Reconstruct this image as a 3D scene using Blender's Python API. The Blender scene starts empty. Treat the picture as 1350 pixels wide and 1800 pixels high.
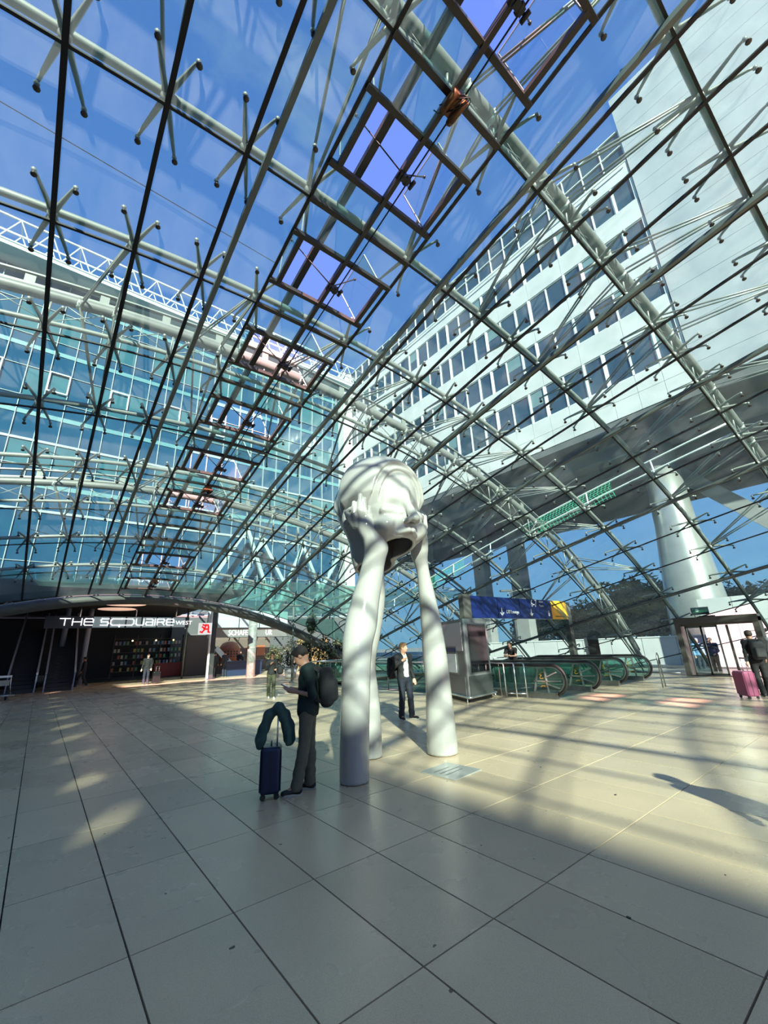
import bpy, bmesh, math, random
import numpy as np
from mathutils import Vector, Matrix
random.seed(7)
C = bpy.context.scene.collection
SC = bpy.context.scene

# ---------------------------------------------------------------- camera
cam_d = bpy.data.cameras.new('camera'); cam = bpy.data.objects.new('camera', cam_d); C.objects.link(cam)
YAW, PITCH, ROLL, FPX = 0.6801748, 0.3144207, -0.0407208, 724.86
fwd = Vector((math.sin(YAW)*math.cos(PITCH), math.cos(YAW)*math.cos(PITCH), math.sin(PITCH)))
rgt = Vector((math.cos(YAW), -math.sin(YAW), 0)); upv = rgt.cross(fwd)
r2 = rgt*math.cos(ROLL)+upv*math.sin(ROLL); u2 = upv*math.cos(ROLL)-rgt*math.sin(ROLL)
M = Matrix((r2, u2, -fwd)).transposed().to_4x4(); M.translation = Vector((0, 0, 1.68))
cam.matrix_world = M
cam_d.sensor_fit = 'VERTICAL'; cam_d.sensor_height = 36.0; cam_d.lens = 36.0*FPX/1800.0
cam_d.clip_start = 0.05; cam_d.clip_end = 3000
SC.camera = cam

# ---------------------------------------------------------------- sky, sun, exposure
w = bpy.data.worlds.new('sky'); SC.world = w; w.use_nodes = True
nt = w.node_tree; nt.nodes.clear()
out = nt.nodes.new('ShaderNodeOutputWorld'); bg = nt.nodes.new('ShaderNodeBackground')
SUN_EL = math.radians(27.0); SUN_DIR = Vector((-0.47, -0.883, 0)).normalized()   # horizontal direction towards the sun
tc = nt.nodes.new('ShaderNodeTexCoord'); sx = nt.nodes.new('ShaderNodeSeparateXYZ'); ramp = nt.nodes.new('ShaderNodeValToRGB')
e = ramp.color_ramp.elements; e[0].position = .0; e[0].color = (.40, .56, .90, 1); e[1].position = 1.; e[1].color = (.15, .26, .82, 1)
for p_, c_ in ((.12, (.33, .50, .95, 1)), (.45, (.22, .37, .98, 1))): k = ramp.color_ramp.elements.new(p_); k.color = c_
nz = nt.nodes.new('ShaderNodeTexNoise'); nz.inputs['Scale'].default_value = 2.2; nz.inputs['Detail'].default_value = 8; nz.inputs['Roughness'].default_value = .62
mp = nt.nodes.new('ShaderNodeMapping'); mp.inputs['Scale'].default_value = (1, 1.5, 2.4); mp.inputs['Location'].default_value = (.35, .1, 0)
cr = nt.nodes.new('ShaderNodeMapRange'); cr.inputs['From Min'].default_value = .56; cr.inputs['From Max'].default_value = .80; cr.inputs['To Max'].default_value = .6
mx = nt.nodes.new('ShaderNodeMix'); mx.data_type = 'RGBA'; mx.inputs[7].default_value = (.95, .86, .95, 1)
nt.links.new(tc.outputs['Generated'], sx.inputs[0]); nt.links.new(sx.outputs['Z'], ramp.inputs['Fac'])
nt.links.new(tc.outputs['Generated'], mp.inputs['Vector']); nt.links.new(mp.outputs['Vector'], nz.inputs['Vector'])
nt.links.new(nz.outputs['Fac'], cr.inputs['Value']); nt.links.new(cr.outputs['Result'], mx.inputs[0])
nt.links.new(ramp.outputs['Color'], mx.inputs[6])
nt.links.new(mx.outputs[2], bg.inputs['Color']); bg.inputs['Strength'].default_value = 1.18
nt.links.new(bg.outputs['Background'], out.inputs['Surface'])
sun_d = bpy.data.lights.new('sun', 'SUN'); sun_o = bpy.data.objects.new('sun', sun_d); C.objects.link(sun_o)
sun_d.energy = 28.0; sun_d.angle = math.radians(0.6); sun_d.color = (1.0, .685, .62)
sd = Vector((SUN_DIR.x*math.cos(SUN_EL), SUN_DIR.y*math.cos(SUN_EL), math.sin(SUN_EL)))
sun_o.rotation_euler = sd.to_track_quat('Z', 'Y').to_euler(); sun_o.location = (-20, -40, 60)
SC.view_settings.view_transform = 'Standard'; SC.view_settings.look = 'None'
SC.view_settings.gamma = 1.0; SC.view_settings.use_curve_mapping = False; SC.view_settings.exposure = 0.0
try:
    SC.cycles.transparent_max_bounces = 32; SC.cycles.max_bounces = 10
except Exception: pass

# ---------------------------------------------------------------- materials
def mat(name, col, rough=.5, metal=0., noise=0., nscale=8., bump=0., coat=0., emit=None, estr=1., spec=None, col2=None, detail=4., stretch=None):
    m = bpy.data.materials.new(name); m.use_nodes = True; t = m.node_tree; b = t.nodes['Principled BSDF']
    b.inputs['Base Color'].default_value = (*col, 1); b.inputs['Roughness'].default_value = rough; b.inputs['Metallic'].default_value = metal
    if coat: b.inputs['Coat Weight'].default_value = coat; b.inputs['Coat Roughness'].default_value = .08
    if spec is not None: b.inputs['Specular IOR Level'].default_value = spec
    if emit: b.inputs['Emission Color'].default_value = (*emit, 1); b.inputs['Emission Strength'].default_value = estr
    if noise or bump:
        g = t.nodes.new('ShaderNodeNewGeometry'); n = t.nodes.new('ShaderNodeTexNoise'); n.inputs['Scale'].default_value = nscale; n.inputs['Detail'].default_value = detail
        if True:
            q = t.nodes.new('ShaderNodeMapping'); q.inputs['Scale'].default_value = stretch or (1, 1, 1); q.inputs['Location'].default_value = (3.31, 1.73, 5.377)
            t.links.new(g.outputs['Position'], q.inputs['Vector']); t.links.new(q.outputs['Vector'], n.inputs['Vector'])
        if noise:
            x = t.nodes.new('ShaderNodeMix'); x.data_type = 'RGBA'
            c2 = col2 if col2 else tuple(c*(1-noise) for c in col)
            x.inputs[6].default_value = (*col, 1); x.inputs[7].default_value = (*c2, 1)
            r = t.nodes.new('ShaderNodeMapRange'); r.inputs['From Min'].default_value = .22; r.inputs['From Max'].default_value = .78
            t.links.new(n.outputs['Fac'], r.inputs['Value']); t.links.new(r.outputs['Result'], x.inputs[0]); t.links.new(x.outputs[2], b.inputs['Base Color'])
        if bump:
            k = t.nodes.new('ShaderNodeBump'); k.inputs['Strength'].default_value = bump; k.inputs['Distance'].default_value = .02
            t.links.new(n.outputs['Fac'], k.inputs['Height']); t.links.new(k.outputs['Normal'], b.inputs['Normal'])
    return m
def glass_mat(name, tint, refl=.08, dirt=.0, dcol=(.8, .9, .92), rough=.02, dscale=1.2):
    m = bpy.data.materials.new(name); m.use_nodes = True; t = m.node_tree; t.nodes.clear()
    o = t.nodes.new('ShaderNodeOutputMaterial'); tr = t.nodes.new('ShaderNodeBsdfTransparent'); tr.inputs['Color'].default_value = (*tint, 1)
    gl = t.nodes.new('ShaderNodeBsdfGlossy'); gl.inputs['Roughness'].default_value = rough; gl.inputs['Color'].default_value = (.85, .95, 1, 1)
    lw = t.nodes.new('ShaderNodeLayerWeight'); lw.inputs['Blend'].default_value = .5
    ml = t.nodes.new('ShaderNodeMath'); ml.operation = 'POWER'; ml.inputs[1].default_value = 3.5
    cl = t.nodes.new('ShaderNodeMath'); cl.operation = 'MULTIPLY_ADD'; cl.inputs[1].default_value = .45; cl.inputs[2].default_value = refl
    t.links.new(lw.outputs['Facing'], ml.inputs[0]); t.links.new(ml.outputs[0], cl.inputs[0])
    mi = t.nodes.new('ShaderNodeMixShader'); t.links.new(cl.outputs[0], mi.inputs[0]); t.links.new(tr.outputs[0], mi.inputs[1]); t.links.new(gl.outputs[0], mi.inputs[2])
    last = mi
    if dirt:
        df = t.nodes.new('ShaderNodeBsdfTranslucent'); df.inputs['Color'].default_value = (*dcol, 1)
        dd = t.nodes.new('ShaderNodeBsdfDiffuse'); dd.inputs['Color'].default_value = (*dcol, 1)
        dm = t.nodes.new('ShaderNodeMixShader'); dm.inputs[0].default_value = .4; t.links.new(df.outputs[0], dm.inputs[1]); t.links.new(dd.outputs[0], dm.inputs[2])
        g = t.nodes.new('ShaderNodeNewGeometry'); n = t.nodes.new('ShaderNodeTexNoise'); n.inputs['Scale'].default_value = dscale; n.inputs['Detail'].default_value = 8; n.inputs['Roughness'].default_value = .65
        q = t.nodes.new('ShaderNodeMapping'); q.inputs['Scale'].default_value = (1, .35, .8); t.links.new(g.outputs['Position'], q.inputs['Vector']); t.links.new(q.outputs['Vector'], n.inputs['Vector'])
        r = t.nodes.new('ShaderNodeMapRange'); r.inputs['From Min'].default_value = .35; r.inputs['From Max'].default_value = .8; r.inputs['To Min'].default_value = dirt*.25; r.inputs['To Max'].default_value = dirt
        t.links.new(n.outputs['Fac'], r.inputs['Value'])
        m2 = t.nodes.new('ShaderNodeMixShader'); t.links.new(r.outputs['Result'], m2.inputs[0]); t.links.new(mi.outputs[0], m2.inputs[1]); t.links.new(dm.outputs[0], m2.inputs[2]); last = m2
    t.links.new(last.outputs[0], o.inputs['Surface'])
    return m
MT = {
 'dome_glass': glass_mat('dome_glass', (.63, .835, .79), .022, .095),
 'flap_glass': glass_mat('flap_glass', (.66, .86, .86), .05, .06),
 'rail_glass': glass_mat('rail_glass', (.62, .80, .76), .05, .05, (.5, .7, .66)),
 'clear_glass': glass_mat('clear_glass', (.8, .9, .9), .05),
 'seal': mat('seal', (.008, .008, .010), .6),
 'steel': mat('steel', (.25, .26, .245), .38, .25, .25, 3.0),
 'arch_steel': mat('arch_steel', (.21, .21, .20), .42, .2, .35, 1.5),
 'white_steel': mat('white_steel', (.50, .54, .54), .4),
 'rail_steel': mat('rail_steel', (.17, .20, .19), .5, .3, .3, 4),
 'bronze': mat('bronze', (.048, .040, .037), .45, .3, .3, 6),
 'cable': mat('cable', (.02, .018, .018), .5, .4),
 'bolt': mat('bolt', (.055, .05, .045), .35, .5),
 'copper': mat('copper', (.20, .085, .035), .4, .5, .4, 12),
 'chrome': mat('chrome', (.72, .73, .74), .18, .9),
 'inox': mat('inox', (.30, .31, .31), .32, .85, .2, 10),
 'grout': mat('grout', (.03, .032, .035), .8),
 'black': mat('black', (.012, .012, .014), .5),
 'dark': mat('dark', (.03, .032, .036), .6),
 'rubber': mat('rubber', (.02, .02, .02), .45),
}
def tile_mat():
    m = mat('floor_stone', (.64, .485, .33), .26, 0, .22, 1.3, .0, .0, detail=9, col2=(.54, .42, .295)); t = m.node_tree; b = t.nodes['Principled BSDF']
    b.inputs['Specular IOR Level'].default_value = .42
    g0 = t.nodes.new('ShaderNodeNewGeometry'); o = t.nodes.new('ShaderNodeObjectInfo')
    g = t.nodes.new('ShaderNodeMapping'); g.inputs['Location'].default_value = (2.13, 7.31, 4.617); t.links.new(g0.outputs['Position'], g.inputs['Vector'])
    v = t.nodes.new('ShaderNodeTexNoise'); v.inputs['Scale'].default_value = 260; v.inputs['Detail'].default_value = 2
    t.links.new(g.outputs['Vector'], v.inputs['Vector'])
    # speckle and worn spots
    sp = t.nodes.new('ShaderNodeTexNoise'); sp.inputs['Scale'].default_value = 11; sp.inputs['Detail'].default_value = 1.5
    t.links.new(g.outputs['Vector'], sp.inputs['Vector'])
    r = t.nodes.new('ShaderNodeMapRange'); r.inputs['From Min'].default_value = .76; r.inputs['From Max'].default_value = .775
    t.links.new(sp.outputs['Fac'], r.inputs['Value'])
    src = b.inputs['Base Color'].links[0].from_socket
    h = t.nodes.new('ShaderNodeHueSaturation'); mr = t.nodes.new('ShaderNodeMapRange'); mr.inputs['To Min'].default_value = .90; mr.inputs['To Max'].default_value = 1.08
    t.links.new(o.outputs['Random'], mr.inputs['Value']); t.links.new(mr.outputs['Result'], h.inputs['Value']); t.links.new(src, h.inputs['Color'])
    mm = t.nodes.new('ShaderNodeMix'); mm.data_type = 'RGBA'; mm.blend_type = 'MULTIPLY'; mm.inputs[0].default_value = .35
    cr = t.nodes.new('ShaderNodeMapRange'); cr.inputs['From Min'].default_value = .35; cr.inputs['From Max'].default_value = .65; cr.inputs['To Min'].default_value = .55; cr.inputs['To Max'].default_value = 1.15
    t.links.new(v.outputs['Fac'], cr.inputs['Value']); t.links.new(h.outputs['Color'], mm.inputs[6]); t.links.new(cr.outputs['Result'], mm.inputs[7])
    x = t.nodes.new('ShaderNodeMix'); x.data_type = 'RGBA'; x.inputs[7].default_value = (.04, .035, .03, 1)
    t.links.new(r.outputs['Result'], x.inputs[0]); t.links.new(mm.outputs[2], x.inputs[6]); t.links.new(x.outputs[2], b.inputs['Base Color'])
    rr = t.nodes.new('ShaderNodeTexNoise'); rr.inputs['Scale'].default_value = .9; rr.inputs['Detail'].default_value = 5; t.links.new(g.outputs['Vector'], rr.inputs['Vector'])
    q = t.nodes.new('ShaderNodeMapRange'); q.inputs['To Min'].default_value = .16; q.inputs['To Max'].default_value = .40; t.links.new(rr.outputs['Fac'], q.inputs['Value']); t.links.new(q.outputs['Result'], b.inputs['Roughness'])
    return m
MT['tile'] = tile_mat()

# ---------------------------------------------------------------- mesh helpers
class MB:
    def __init__(s): s.v = []; s.f = []; s.sm = []
    def add(s, vs, fs, smooth=False):
        n = len(s.v); s.v += [tuple(p) for p in vs]; s.f += [tuple(i+n for i in f) for f in fs]; s.sm += [smooth]*len(fs); return s
    def box(s, c, d, rz=0., mtx=None):
        x, y, z = d[0]/2, d[1]/2, d[2]/2; P = [Vector((a*x, b*y, e*z)) for e in (-1, 1) for b in (-1, 1) for a in (-1, 1)]
        R = mtx if mtx is not None else Matrix.Rotation(rz, 3, 'Z'); c = Vector(c)
        return s.add([R @ p + c for p in P], [(0, 2, 3, 1), (4, 5, 7, 6), (0, 1, 5, 4), (2, 6, 7, 3), (0, 4, 6, 2), (1, 3, 7, 5)])
    def beam(s, a, b, w_, h, up=(0, 0, 1)):
        a = Vector(a); b = Vector(b); d = (b-a).normalized(); u = Vector(up); sx = d.cross(u)
        if sx.length < 1e-4: sx = d.cross(Vector((1, 0, 0)))
        sx.normalize(); u = sx.cross(d).normalized(); sx *= w_/2; u *= h/2
        P = [a-sx-u, a+sx-u, a-sx+u, a+sx+u, b-sx-u, b+sx-u, b-sx+u, b+sx+u]
        return s.add(P, [(0, 2, 3, 1), (4, 5, 7, 6), (0, 1, 5, 4), (2, 6, 7, 3), (0, 4, 6, 2), (1, 3, 7, 5)])
    def beams(s, pts, w_, h, up=(0, 0, 1)):       # continuous polyline with rectangular section
        P = [Vector(p) for p in pts]; n = len(P); V = []; F = []
        ups = up if isinstance(up, list) else [up]*n
        for i, p in enumerate(P):
            d = (P[min(i+1, n-1)]-P[max(i-1, 0)]).normalized(); sx = d.cross(Vector(ups[i])).normalized(); u = sx.cross(d).normalized()
            V += [p-sx*w_/2-u*h/2, p+sx*w_/2-u*h/2, p+sx*w_/2+u*h/2, p-sx*w_/2+u*h/2]
        for i in range(n-1):
            for k in range(4): F.append((4*i+k, 4*i+(k+1) % 4, 4*i+4+(k+1) % 4, 4*i+4+k))
        F += [(3, 2, 1, 0), tuple(4*(n-1)+k for k in range(4))]
        return s.add(V, F)
    def tube(s, pts, r, n=8, caps=True, smooth=True, closed=False):
        P = [Vector(p) for p in pts]; N = len(P); R = r if isinstance(r, (list, tuple)) else [r]*N
        V = []; F = []; ref = None
        for i, p in enumerate(P):
            if closed: d = (P[(i+1) % N]-P[i-1])
            else: d = (P[min(i+1, N-1)]-P[max(i-1, 0)])
            d = d.normalized() if d.length > 1e-9 else Vector((0, 0, 1))
            if ref is None: ref = d.cross(Vector((0, 0, 1))) if abs(d.z) < .95 else d.cross(Vector((1, 0, 0)))
            ref = (ref-d*ref.dot(d)).normalized(); o = d.cross(ref)
            for k in range(n):
                a = 2*math.pi*k/n; V.append(p+(ref*math.cos(a)+o*math.sin(a))*R[i])
        m = N if closed else N-1
        for i in range(m):
            j = (i+1) % N
            for k in range(n): F.append((i*n+k, i*n+(k+1) % n, j*n+(k+1) % n, j*n+k))
        s.add(V, F, smooth)
        if caps and not closed: s.add([], []); b = len(s.v)-len(V); s.f += [tuple(b+k for k in range(n-1, -1, -1)), tuple(b+(N-1)*n+k for k in range(n))]; s.sm += [False, False]
        return s
    def ball(s, c, r, n=8, m=5, sc=(1, 1, 1)):
        c = Vector(c); V = [c+Vector((0, 0, r*sc[2]))]; F = []
        for i in range(1, m):
            t = math.pi*i/m
            for k in range(n): a = 2*math.pi*k/n; V.append(c+Vector((r*sc[0]*math.sin(t)*math.cos(a), r*sc[1]*math.sin(t)*math.sin(a), r*sc[2]*math.cos(t))))
        V.append(c-Vector((0, 0, r*sc[2]))); L = len(V)-1
        for k in range(n):
            F.append((0, 1+k, 1+(k+1) % n)); F.append((L, L-n+(k+1) % n, L-n+k))
            for i in range(m-2): F.append((1+i*n+k, 1+(i+1)*n+k, 1+(i+1)*n+(k+1) % n, 1+i*n+(k+1) % n))
        return s.add(V, F, True)
    def lathe(s, prof, c=(0, 0, 0), n=20, smooth=True):
        c = Vector(c); V = []; F = []; m = len(prof)
        for r, z in prof:
            for k in range(n): a = 2*math.pi*k/n; V.append(c+Vector((r*math.cos(a), r*math.sin(a), z)))
        for i in range(m-1):
            for k in range(n): F.append((i*n+k, i*n+(k+1) % n, (i+1)*n+(k+1) % n, (i+1)*n+k))
        F += [tuple(range(n-1, -1, -1)), tuple((m-1)*n+k for k in range(n))]
        return s.add(V, F, smooth)
    def prism(s, outline, a, b):                 # outline: list of 3D points, extruded from offset a to offset b (vectors)
        n = len(outline); a = Vector(a); b = Vector(b); P = [Vector(p)+a for p in outline]+[Vector(p)+b for p in outline]
        return s.add(P, [tuple(range(n-1, -1, -1)), tuple(range(n, 2*n))]+[(k, (k+1) % n, n+(k+1) % n, n+k) for k in range(n)])
    def mesh(s, name, m):
        me = bpy.data.meshes.new(name); me.from_pydata([tuple(p) for p in s.v], [], s.f); me.polygons.foreach_set('use_smooth', s.sm)
        if m: me.materials.append(m)
        me.update(); return me
    def build(s, name, m, parent=None, label=None):
        return link(name, s.mesh(name, m), parent, label)
def link(name, me, parent=None, label=None, mtx=None):
    o = bpy.data.objects.new(name, me); C.objects.link(o)
    if parent is not None: o.parent = parent
    if mtx is not None: o.matrix_local = mtx
    if label: o['label'] = label
    return o
def tag(o, label=None, cat=None, group=None, kind=None):
    if label: o['label'] = label
    if cat: o['category'] = cat
    if group: o['group'] = group
    if kind: o['kind'] = kind
    return o
def thing(name, label, cat, loc=(0, 0, 0), rz=0., group=None, kind=None):
    o = bpy.data.objects.new(name, None); C.objects.link(o); o.location = loc; o.rotation_euler = (0, 0, rz); o.empty_display_size = .3
    return tag(o, label, cat, group, kind)
def recalc(o):
    b = bmesh.new(); b.from_mesh(o.data); bmesh.ops.recalc_face_normals(b, faces=b.faces); b.to_mesh(o.data); b.free(); return o
# ---------------------------------------------------------------- floor
GX0, GY0, TW, TL = 0.0852, 5.8684, 0.61569, 1.22144
HX0, HX1, HY0, HY1 = 11.5, 19.3, 11.4, 20.5      # stairwell opening under the escalators
fb = MB().box((-11.25, 16, -.11), (45.5, 92, .18)); fb.box((15.4, (-30+HY0)/2, -.11), (7.8, HY0+30, .18)); fb.box((15.4, (62+HY1)/2, -.11), (7.8, 62-HY1, .18)); fb.box((27.65, 16, -.11), (16.7, 92, .18))
floor = fb.build('floor', MT['grout']); tag(floor, 'hall floor of large pale grey polished stone tiles', kind='structure')
def tile_mesh(nm, xs=1.):
    g = .005; b = MB(); w2, l2, h = TW/2-g, TL/2-g, .02; c = .0012
    V = [(-w2, -l2, -h), (w2, -l2, -h), (w2, l2, -h), (-w2, l2, -h), (-w2, -l2, -c), (w2, -l2, -c), (w2, l2, -c), (-w2, l2, -c), (-w2+c, -l2+c, 0), (w2-c, -l2+c, 0), (w2-c, l2-c, 0), (-w2+c, l2-c, 0)]
    b.add(V, [(3, 2, 1, 0), (0, 1, 5, 4), (1, 2, 6, 5), (2, 3, 7, 6), (3, 0, 4, 7), (4, 5, 9, 8), (5, 6, 10, 9), (6, 7, 11, 10), (7, 4, 8, 11), (8, 9, 10, 11)])
    return b
tm = tile_mesh('tile').mesh('tile', MT['tile'])
cells = []
for i in range(-40, 50):
    for j in range(-26, 16):
        x = GX0+(i+.5)*TW; y = GY0-(j+.5)*TL
        if HX0-.3 < x < HX1+.3 and HY0-.6 < y < HY1+.6: continue
        d = Vector((x, y, -1.68)); cd = d.dot(fwd)
        vis = cd > .8 and abs(d.dot(r2)/cd*FPX) < 760 and abs(d.dot(u2)/cd*FPX) < 990
        cells.append((0 if vis else 1, x*x+y*y, x, y))
cells.sort()
near = cells[:298]; rest = [c for c in cells[298:] if -24 < c[2] < 26 and -24 < c[3] < 38]
for c in near: link('tile', tm, floor, mtx=Matrix.Translation((c[2], c[3], 0)))
tb = tile_mesh('t'); V0 = np.array(tb.v); N = len(V0)
offs = np.array([(c[2], c[3], 0) for c in rest]); AV = (V0[None]+offs[:, None]).reshape(-1, 3)
F0 = tb.f; AF = [tuple(i+N*k for i in f) for k in range(len(rest)) for f in F0]
me = bpy.data.meshes.new('distant_tiles'); me.from_pydata(AV.tolist(), [], AF); me.materials.append(MT['tile']); me.update()
o = link('distant_tiles', me, floor); o['kind'] = 'stuff'

# ---------------------------------------------------------------- dome surface
CF = [7.493723996598087, -1.9503254158514336, -0.3259058221046948, -0.04125537149106358, -1.9756898015405022, 0.1764469544364273, -0.31251254185340627, 0.04924131138668463, -0.24938887030470896, -0.133936873072469, 0.15748391524522182, -0.01698167790720982, -0.03537640622721612]
TERMS = [(a, b) for a in (0, 2, 4, 6) for b in (0, 1, 2, 3) if not (a == 6 and b > 1) and not (a == 4 and b > 2)]
E6 = [0.3863916476222169, 0.4276711084539701, -0.05318997000233443, -0.24656936500584212, 0.8627531338904102, -0.050269480996622734]
def W0(u, v):
    z = 1.68+sum(q*(u/10)**a*(v/5)**b for q, (a, b) in zip(CF, TERMS))
    x = 3.32056824+1.07*u+E6[0]*(u/10)**2+E6[1]*(u/10)**3
    y = 2.18931563+2.19133343*v+E6[2]*(v/5)**2+(u/10)**2*(E6[3]+E6[4]*v/5)+E6[5]*(u/10)**3
    return np.array([x, y, z])
def W1(u, v):
    if u >= -4: return W0(u, v)
    p = W0(-4, v)+(W0(-u, v)-W0(4, v))*np.array([-1, 1, 1]); return p
def W(u, v):
    if v >= -1: p = W1(u, v)
    else:
        s = -1-v; a = W1(u, -1); d = a-W1(u, -.5); d *= 2
        p = a+np.array([0, d[1]*s, d[2]*(s-s*s/14)])
    return Vector(p)
def Wn(u, v):
    a = W(u+.05, v)-W(u-.05, v); b = W(u, v+.05)-W(u, v-.05); return a.cross(b).normalized()
_ub = {}
def ubase(v, side):
    k = (v, side)
    if k not in _ub:
        u = 8.
        while W(side*u, v).z > .02 and u < 24: u += .05
        _ub[k] = side*u
    return _ub[k]
VMIN, VMAX = -12, 9
ceiling = thing('ceiling', 'glazed dome of point fixed glass panes under white steel arches', None, (3.3, 0, 0), kind='structure')
CI = Matrix.Translation((-3.3, 0, 0))
def cbuild(mb, name, m, **k):
    mb.v = [(x-3.3, y, z) for x, y, z in mb.v]; return mb.build(name, m, ceiling, **k)
def pane_geo(mb, u0, u1, v0, v1, off=0.):
    P = []
    for (u, v) in ((u0, v0), (u1, v0), (u1, v1), (u0, v1)):
        p = W(u, v); p.z = max(p.z, .0); P.append((p, Wn(u, v)))
    c = sum((p for p, n in P), Vector())/4
    g = .012; Q = []
    for p, n in P: Q.append((p+(c-p).normalized()*g*1.4, n))
    V = [p-n*.007+n*off for p, n in Q]+[p+n*.007+n*off for p, n in Q]
    mb.add(V, [(3, 2, 1, 0), (4, 5, 6, 7), (0, 1, 5, 4), (1, 2, 6, 5), (2, 3, 7, 6), (3, 0, 4, 7)])
rest = MB(); cnt = 0
panes = []
for v in range(VMIN, VMAX):
    for u in range(-19, 19):
        if -1 <= u < 1: continue
        zs = [W(a, b).z for a in (u, u+1) for b in (v, v+1)]
        if max(zs) < .1: continue
        if 9 <= u and W(u+.5, v+.5).x > 21.2 and 4.3 < W(u+.5, v+.5).y < 6.9 and W(u+.5, v+.5).z < 2.3: continue   # doorway
        c = W(u+.5, v+.5); d = c-Vector((0, 0, 1.68)); cd = d.dot(fwd)
        vis = cd > .5 and abs(d.dot(r2)/cd*FPX) < 780 and abs(d.dot(u2)/cd*FPX) < 1020
        panes.append((0 if vis else 1, d.length, u, v))
panes.sort()
for k, (a, b_, u, v) in enumerate(panes):
    if k < 298:
        mb = MB(); pane_geo(mb, u, u+1, v, v+1); cbuild(mb, 'glass_pane', MT['dome_glass'])
    else: pane_geo(rest, u, u+1, v, v+1)
tag(cbuild(rest, 'outer_glass_panes', MT['dome_glass']), kind='stuff')
# strip glass next to the transverse joints
for v in range(VMIN, VMAX):
    a0 = 0 if v == VMIN else .27
    for (u0, u1) in ((-1, 0), (0, 1)):
        mb = MB(); pane_geo(mb, u0, u1, v, v+.26); pane_geo(mb, u0, u1, v+.74, v+1); cbuild(mb, 'vent_strip_pane', MT['dome_glass'])
    if v in (6,):
        mb = MB(); pane_geo(mb, -.83, 0, v+.28, v+.72); pane_geo(mb, 0, .83, v+.28, v+.72); cbuild(mb, 'vent_strip_pane', MT['dome_glass'])
    mb = MB(); pane_geo(mb, -1, -.84, v+.27, v+.73); pane_geo(mb, .84, 1, v+.27, v+.73); cbuild(mb, 'vent_strip_pane', MT['dome_glass'])
# joints
def line_u(v, u0, u1, off=0., n=None, step=.5):
    n = max(2, int(abs(u1-u0)/step)+1); return [W(u0+(u1-u0)*i/(n-1), v)+Wn(u0+(u1-u0)*i/(n-1), v)*off for i in range(n)]
def line_v(u, v0, v1, off=0., step=.5):
    n = max(2, int(abs(v1-v0)/step)+1); return [W(u, v0+(v1-v0)*i/(n-1))+Wn(u, v0+(v1-v0)*i/(n-1))*off for i in range(n)]
for v in range(VMIN, VMAX+1):
    L, R = ubase(v, -1), ubase(v, 1)
    cbuild(MB().beams(line_u(v, L, R, -.004), .042, .03), 'joint_seal', MT['seal'])
    big = (v % 3 == 0)
    if v == VMAX: continue
    r = .062 if not big else .05
    cbuild(MB().tube(line_u(v, L, R, .26), r, 8), 'arch_tube', MT['steel'])
    if big:
        pts = line_u(v, L, R, 0); pts = []
        n = 60
        for i in range(n+1):
            u = L+(R-L)*i/n; p = W(u, v); k = min(1, abs(u)/12.); off = .80+.30*k*k if v else .62+.25*k*k
            p.z += off if abs(u) < 15 else off*max(.0, 1-(abs(u)-15)/3); p.z = max(p.z, 0); pts.append(p)
        cbuild(MB().tube(pts, .112, 14), 'main_arch_tube', MT['arch_steel'])
        # slotted web on top and posts / diagonals to the lower tube
        web = MB(); post = MB()
        web.beams([p+Vector((0, 0, .38)) for p in pts], .10, .035); web.beams([p+Vector((0, 0, .15)) for p in pts], .05, .05)
        for i in range(1, n):
            if i % 2 == 0: web.beam(pts[i]+Vector((0, 0, .12)), pts[i]+Vector((0, 0, .39)), .16, .04, up=(0, 1, 0))
        if True:
            for u in range(int(L)+1, int(R)+1, 1 if v > -2 else 2):
                p = W(u, v)+Wn(u, v)*.26; t = (u-L)/(R-L)*n; i = min(n-1, int(t)); q = pts[i].lerp(pts[i+1], t-i)
                post.tube([p, q], .022, 6)
                t2 = (u+1-L)/(R-L)*n
                if t2 < n-1:
                    i = int(t2); q2 = pts[i].lerp(pts[i+1], t2-i); p2 = W(u+1, v)+Wn(u+1, v)*.26
                    post.tube([p, q2], .010, 5); post.tube([q, p2], .010, 5)
        if v > 0: cbuild(web, 'slotted_web', MT['steel'])
        cbuild(post, 'truss_bracing', MT['steel'])
        # fans of struts from the arch to the neighbouring transverse tubes
        fan = MB(); knob = MB()
        for u in range(-15, 17, 2):
            if not (L+1.5 < u < R-1.5): continue
            for du in (-.28, .28):
                t = (u-.35+du-L)/(R-L)*n; i = min(n-1, max(0, int(t))); q = pts[i].lerp(pts[i+1], t-i)
                knob.ball(q+Vector((0, 0, -.02)), .12, 8, 5, (.75, 1., .9))
                for dv in (-1, 1):
                    if not (VMIN <= v+dv < VMAX): continue
                    e = W(u, v+dv)+Wn(u, v+dv)*.24; q0 = q+Vector((0, dv*-0.12, .0))
                    for s in ((-.05, .05) if v > -2 else (0,)): fan.tube([q0+Vector((0, 0, s*1.2)), e+Vector((du*.12, 0, s*.4))], .021, 6)
        cbuild(fan, 'strut_fan', MT['steel']); cbuild(knob, 'strut_bracket', MT['white_steel'])
for u in range(-18, 19):
    vs = [v/4 for v in range(VMIN*4, VMAX*4+1) if W(u, v/4).z > -.05]
    if len(vs) < 4: continue
    strip = abs(u) <= 1
    if u == 0: cbuild(MB().beams(line_v(0, vs[0], vs[-1], -.03), .075, .12), 'ridge_beam', MT['bronze'])
    else: cbuild(MB().beams(line_v(u, vs[0], vs[-1], -.006), .066 if not strip else .055, .035), 'joint_seal', MT['seal'])
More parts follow.
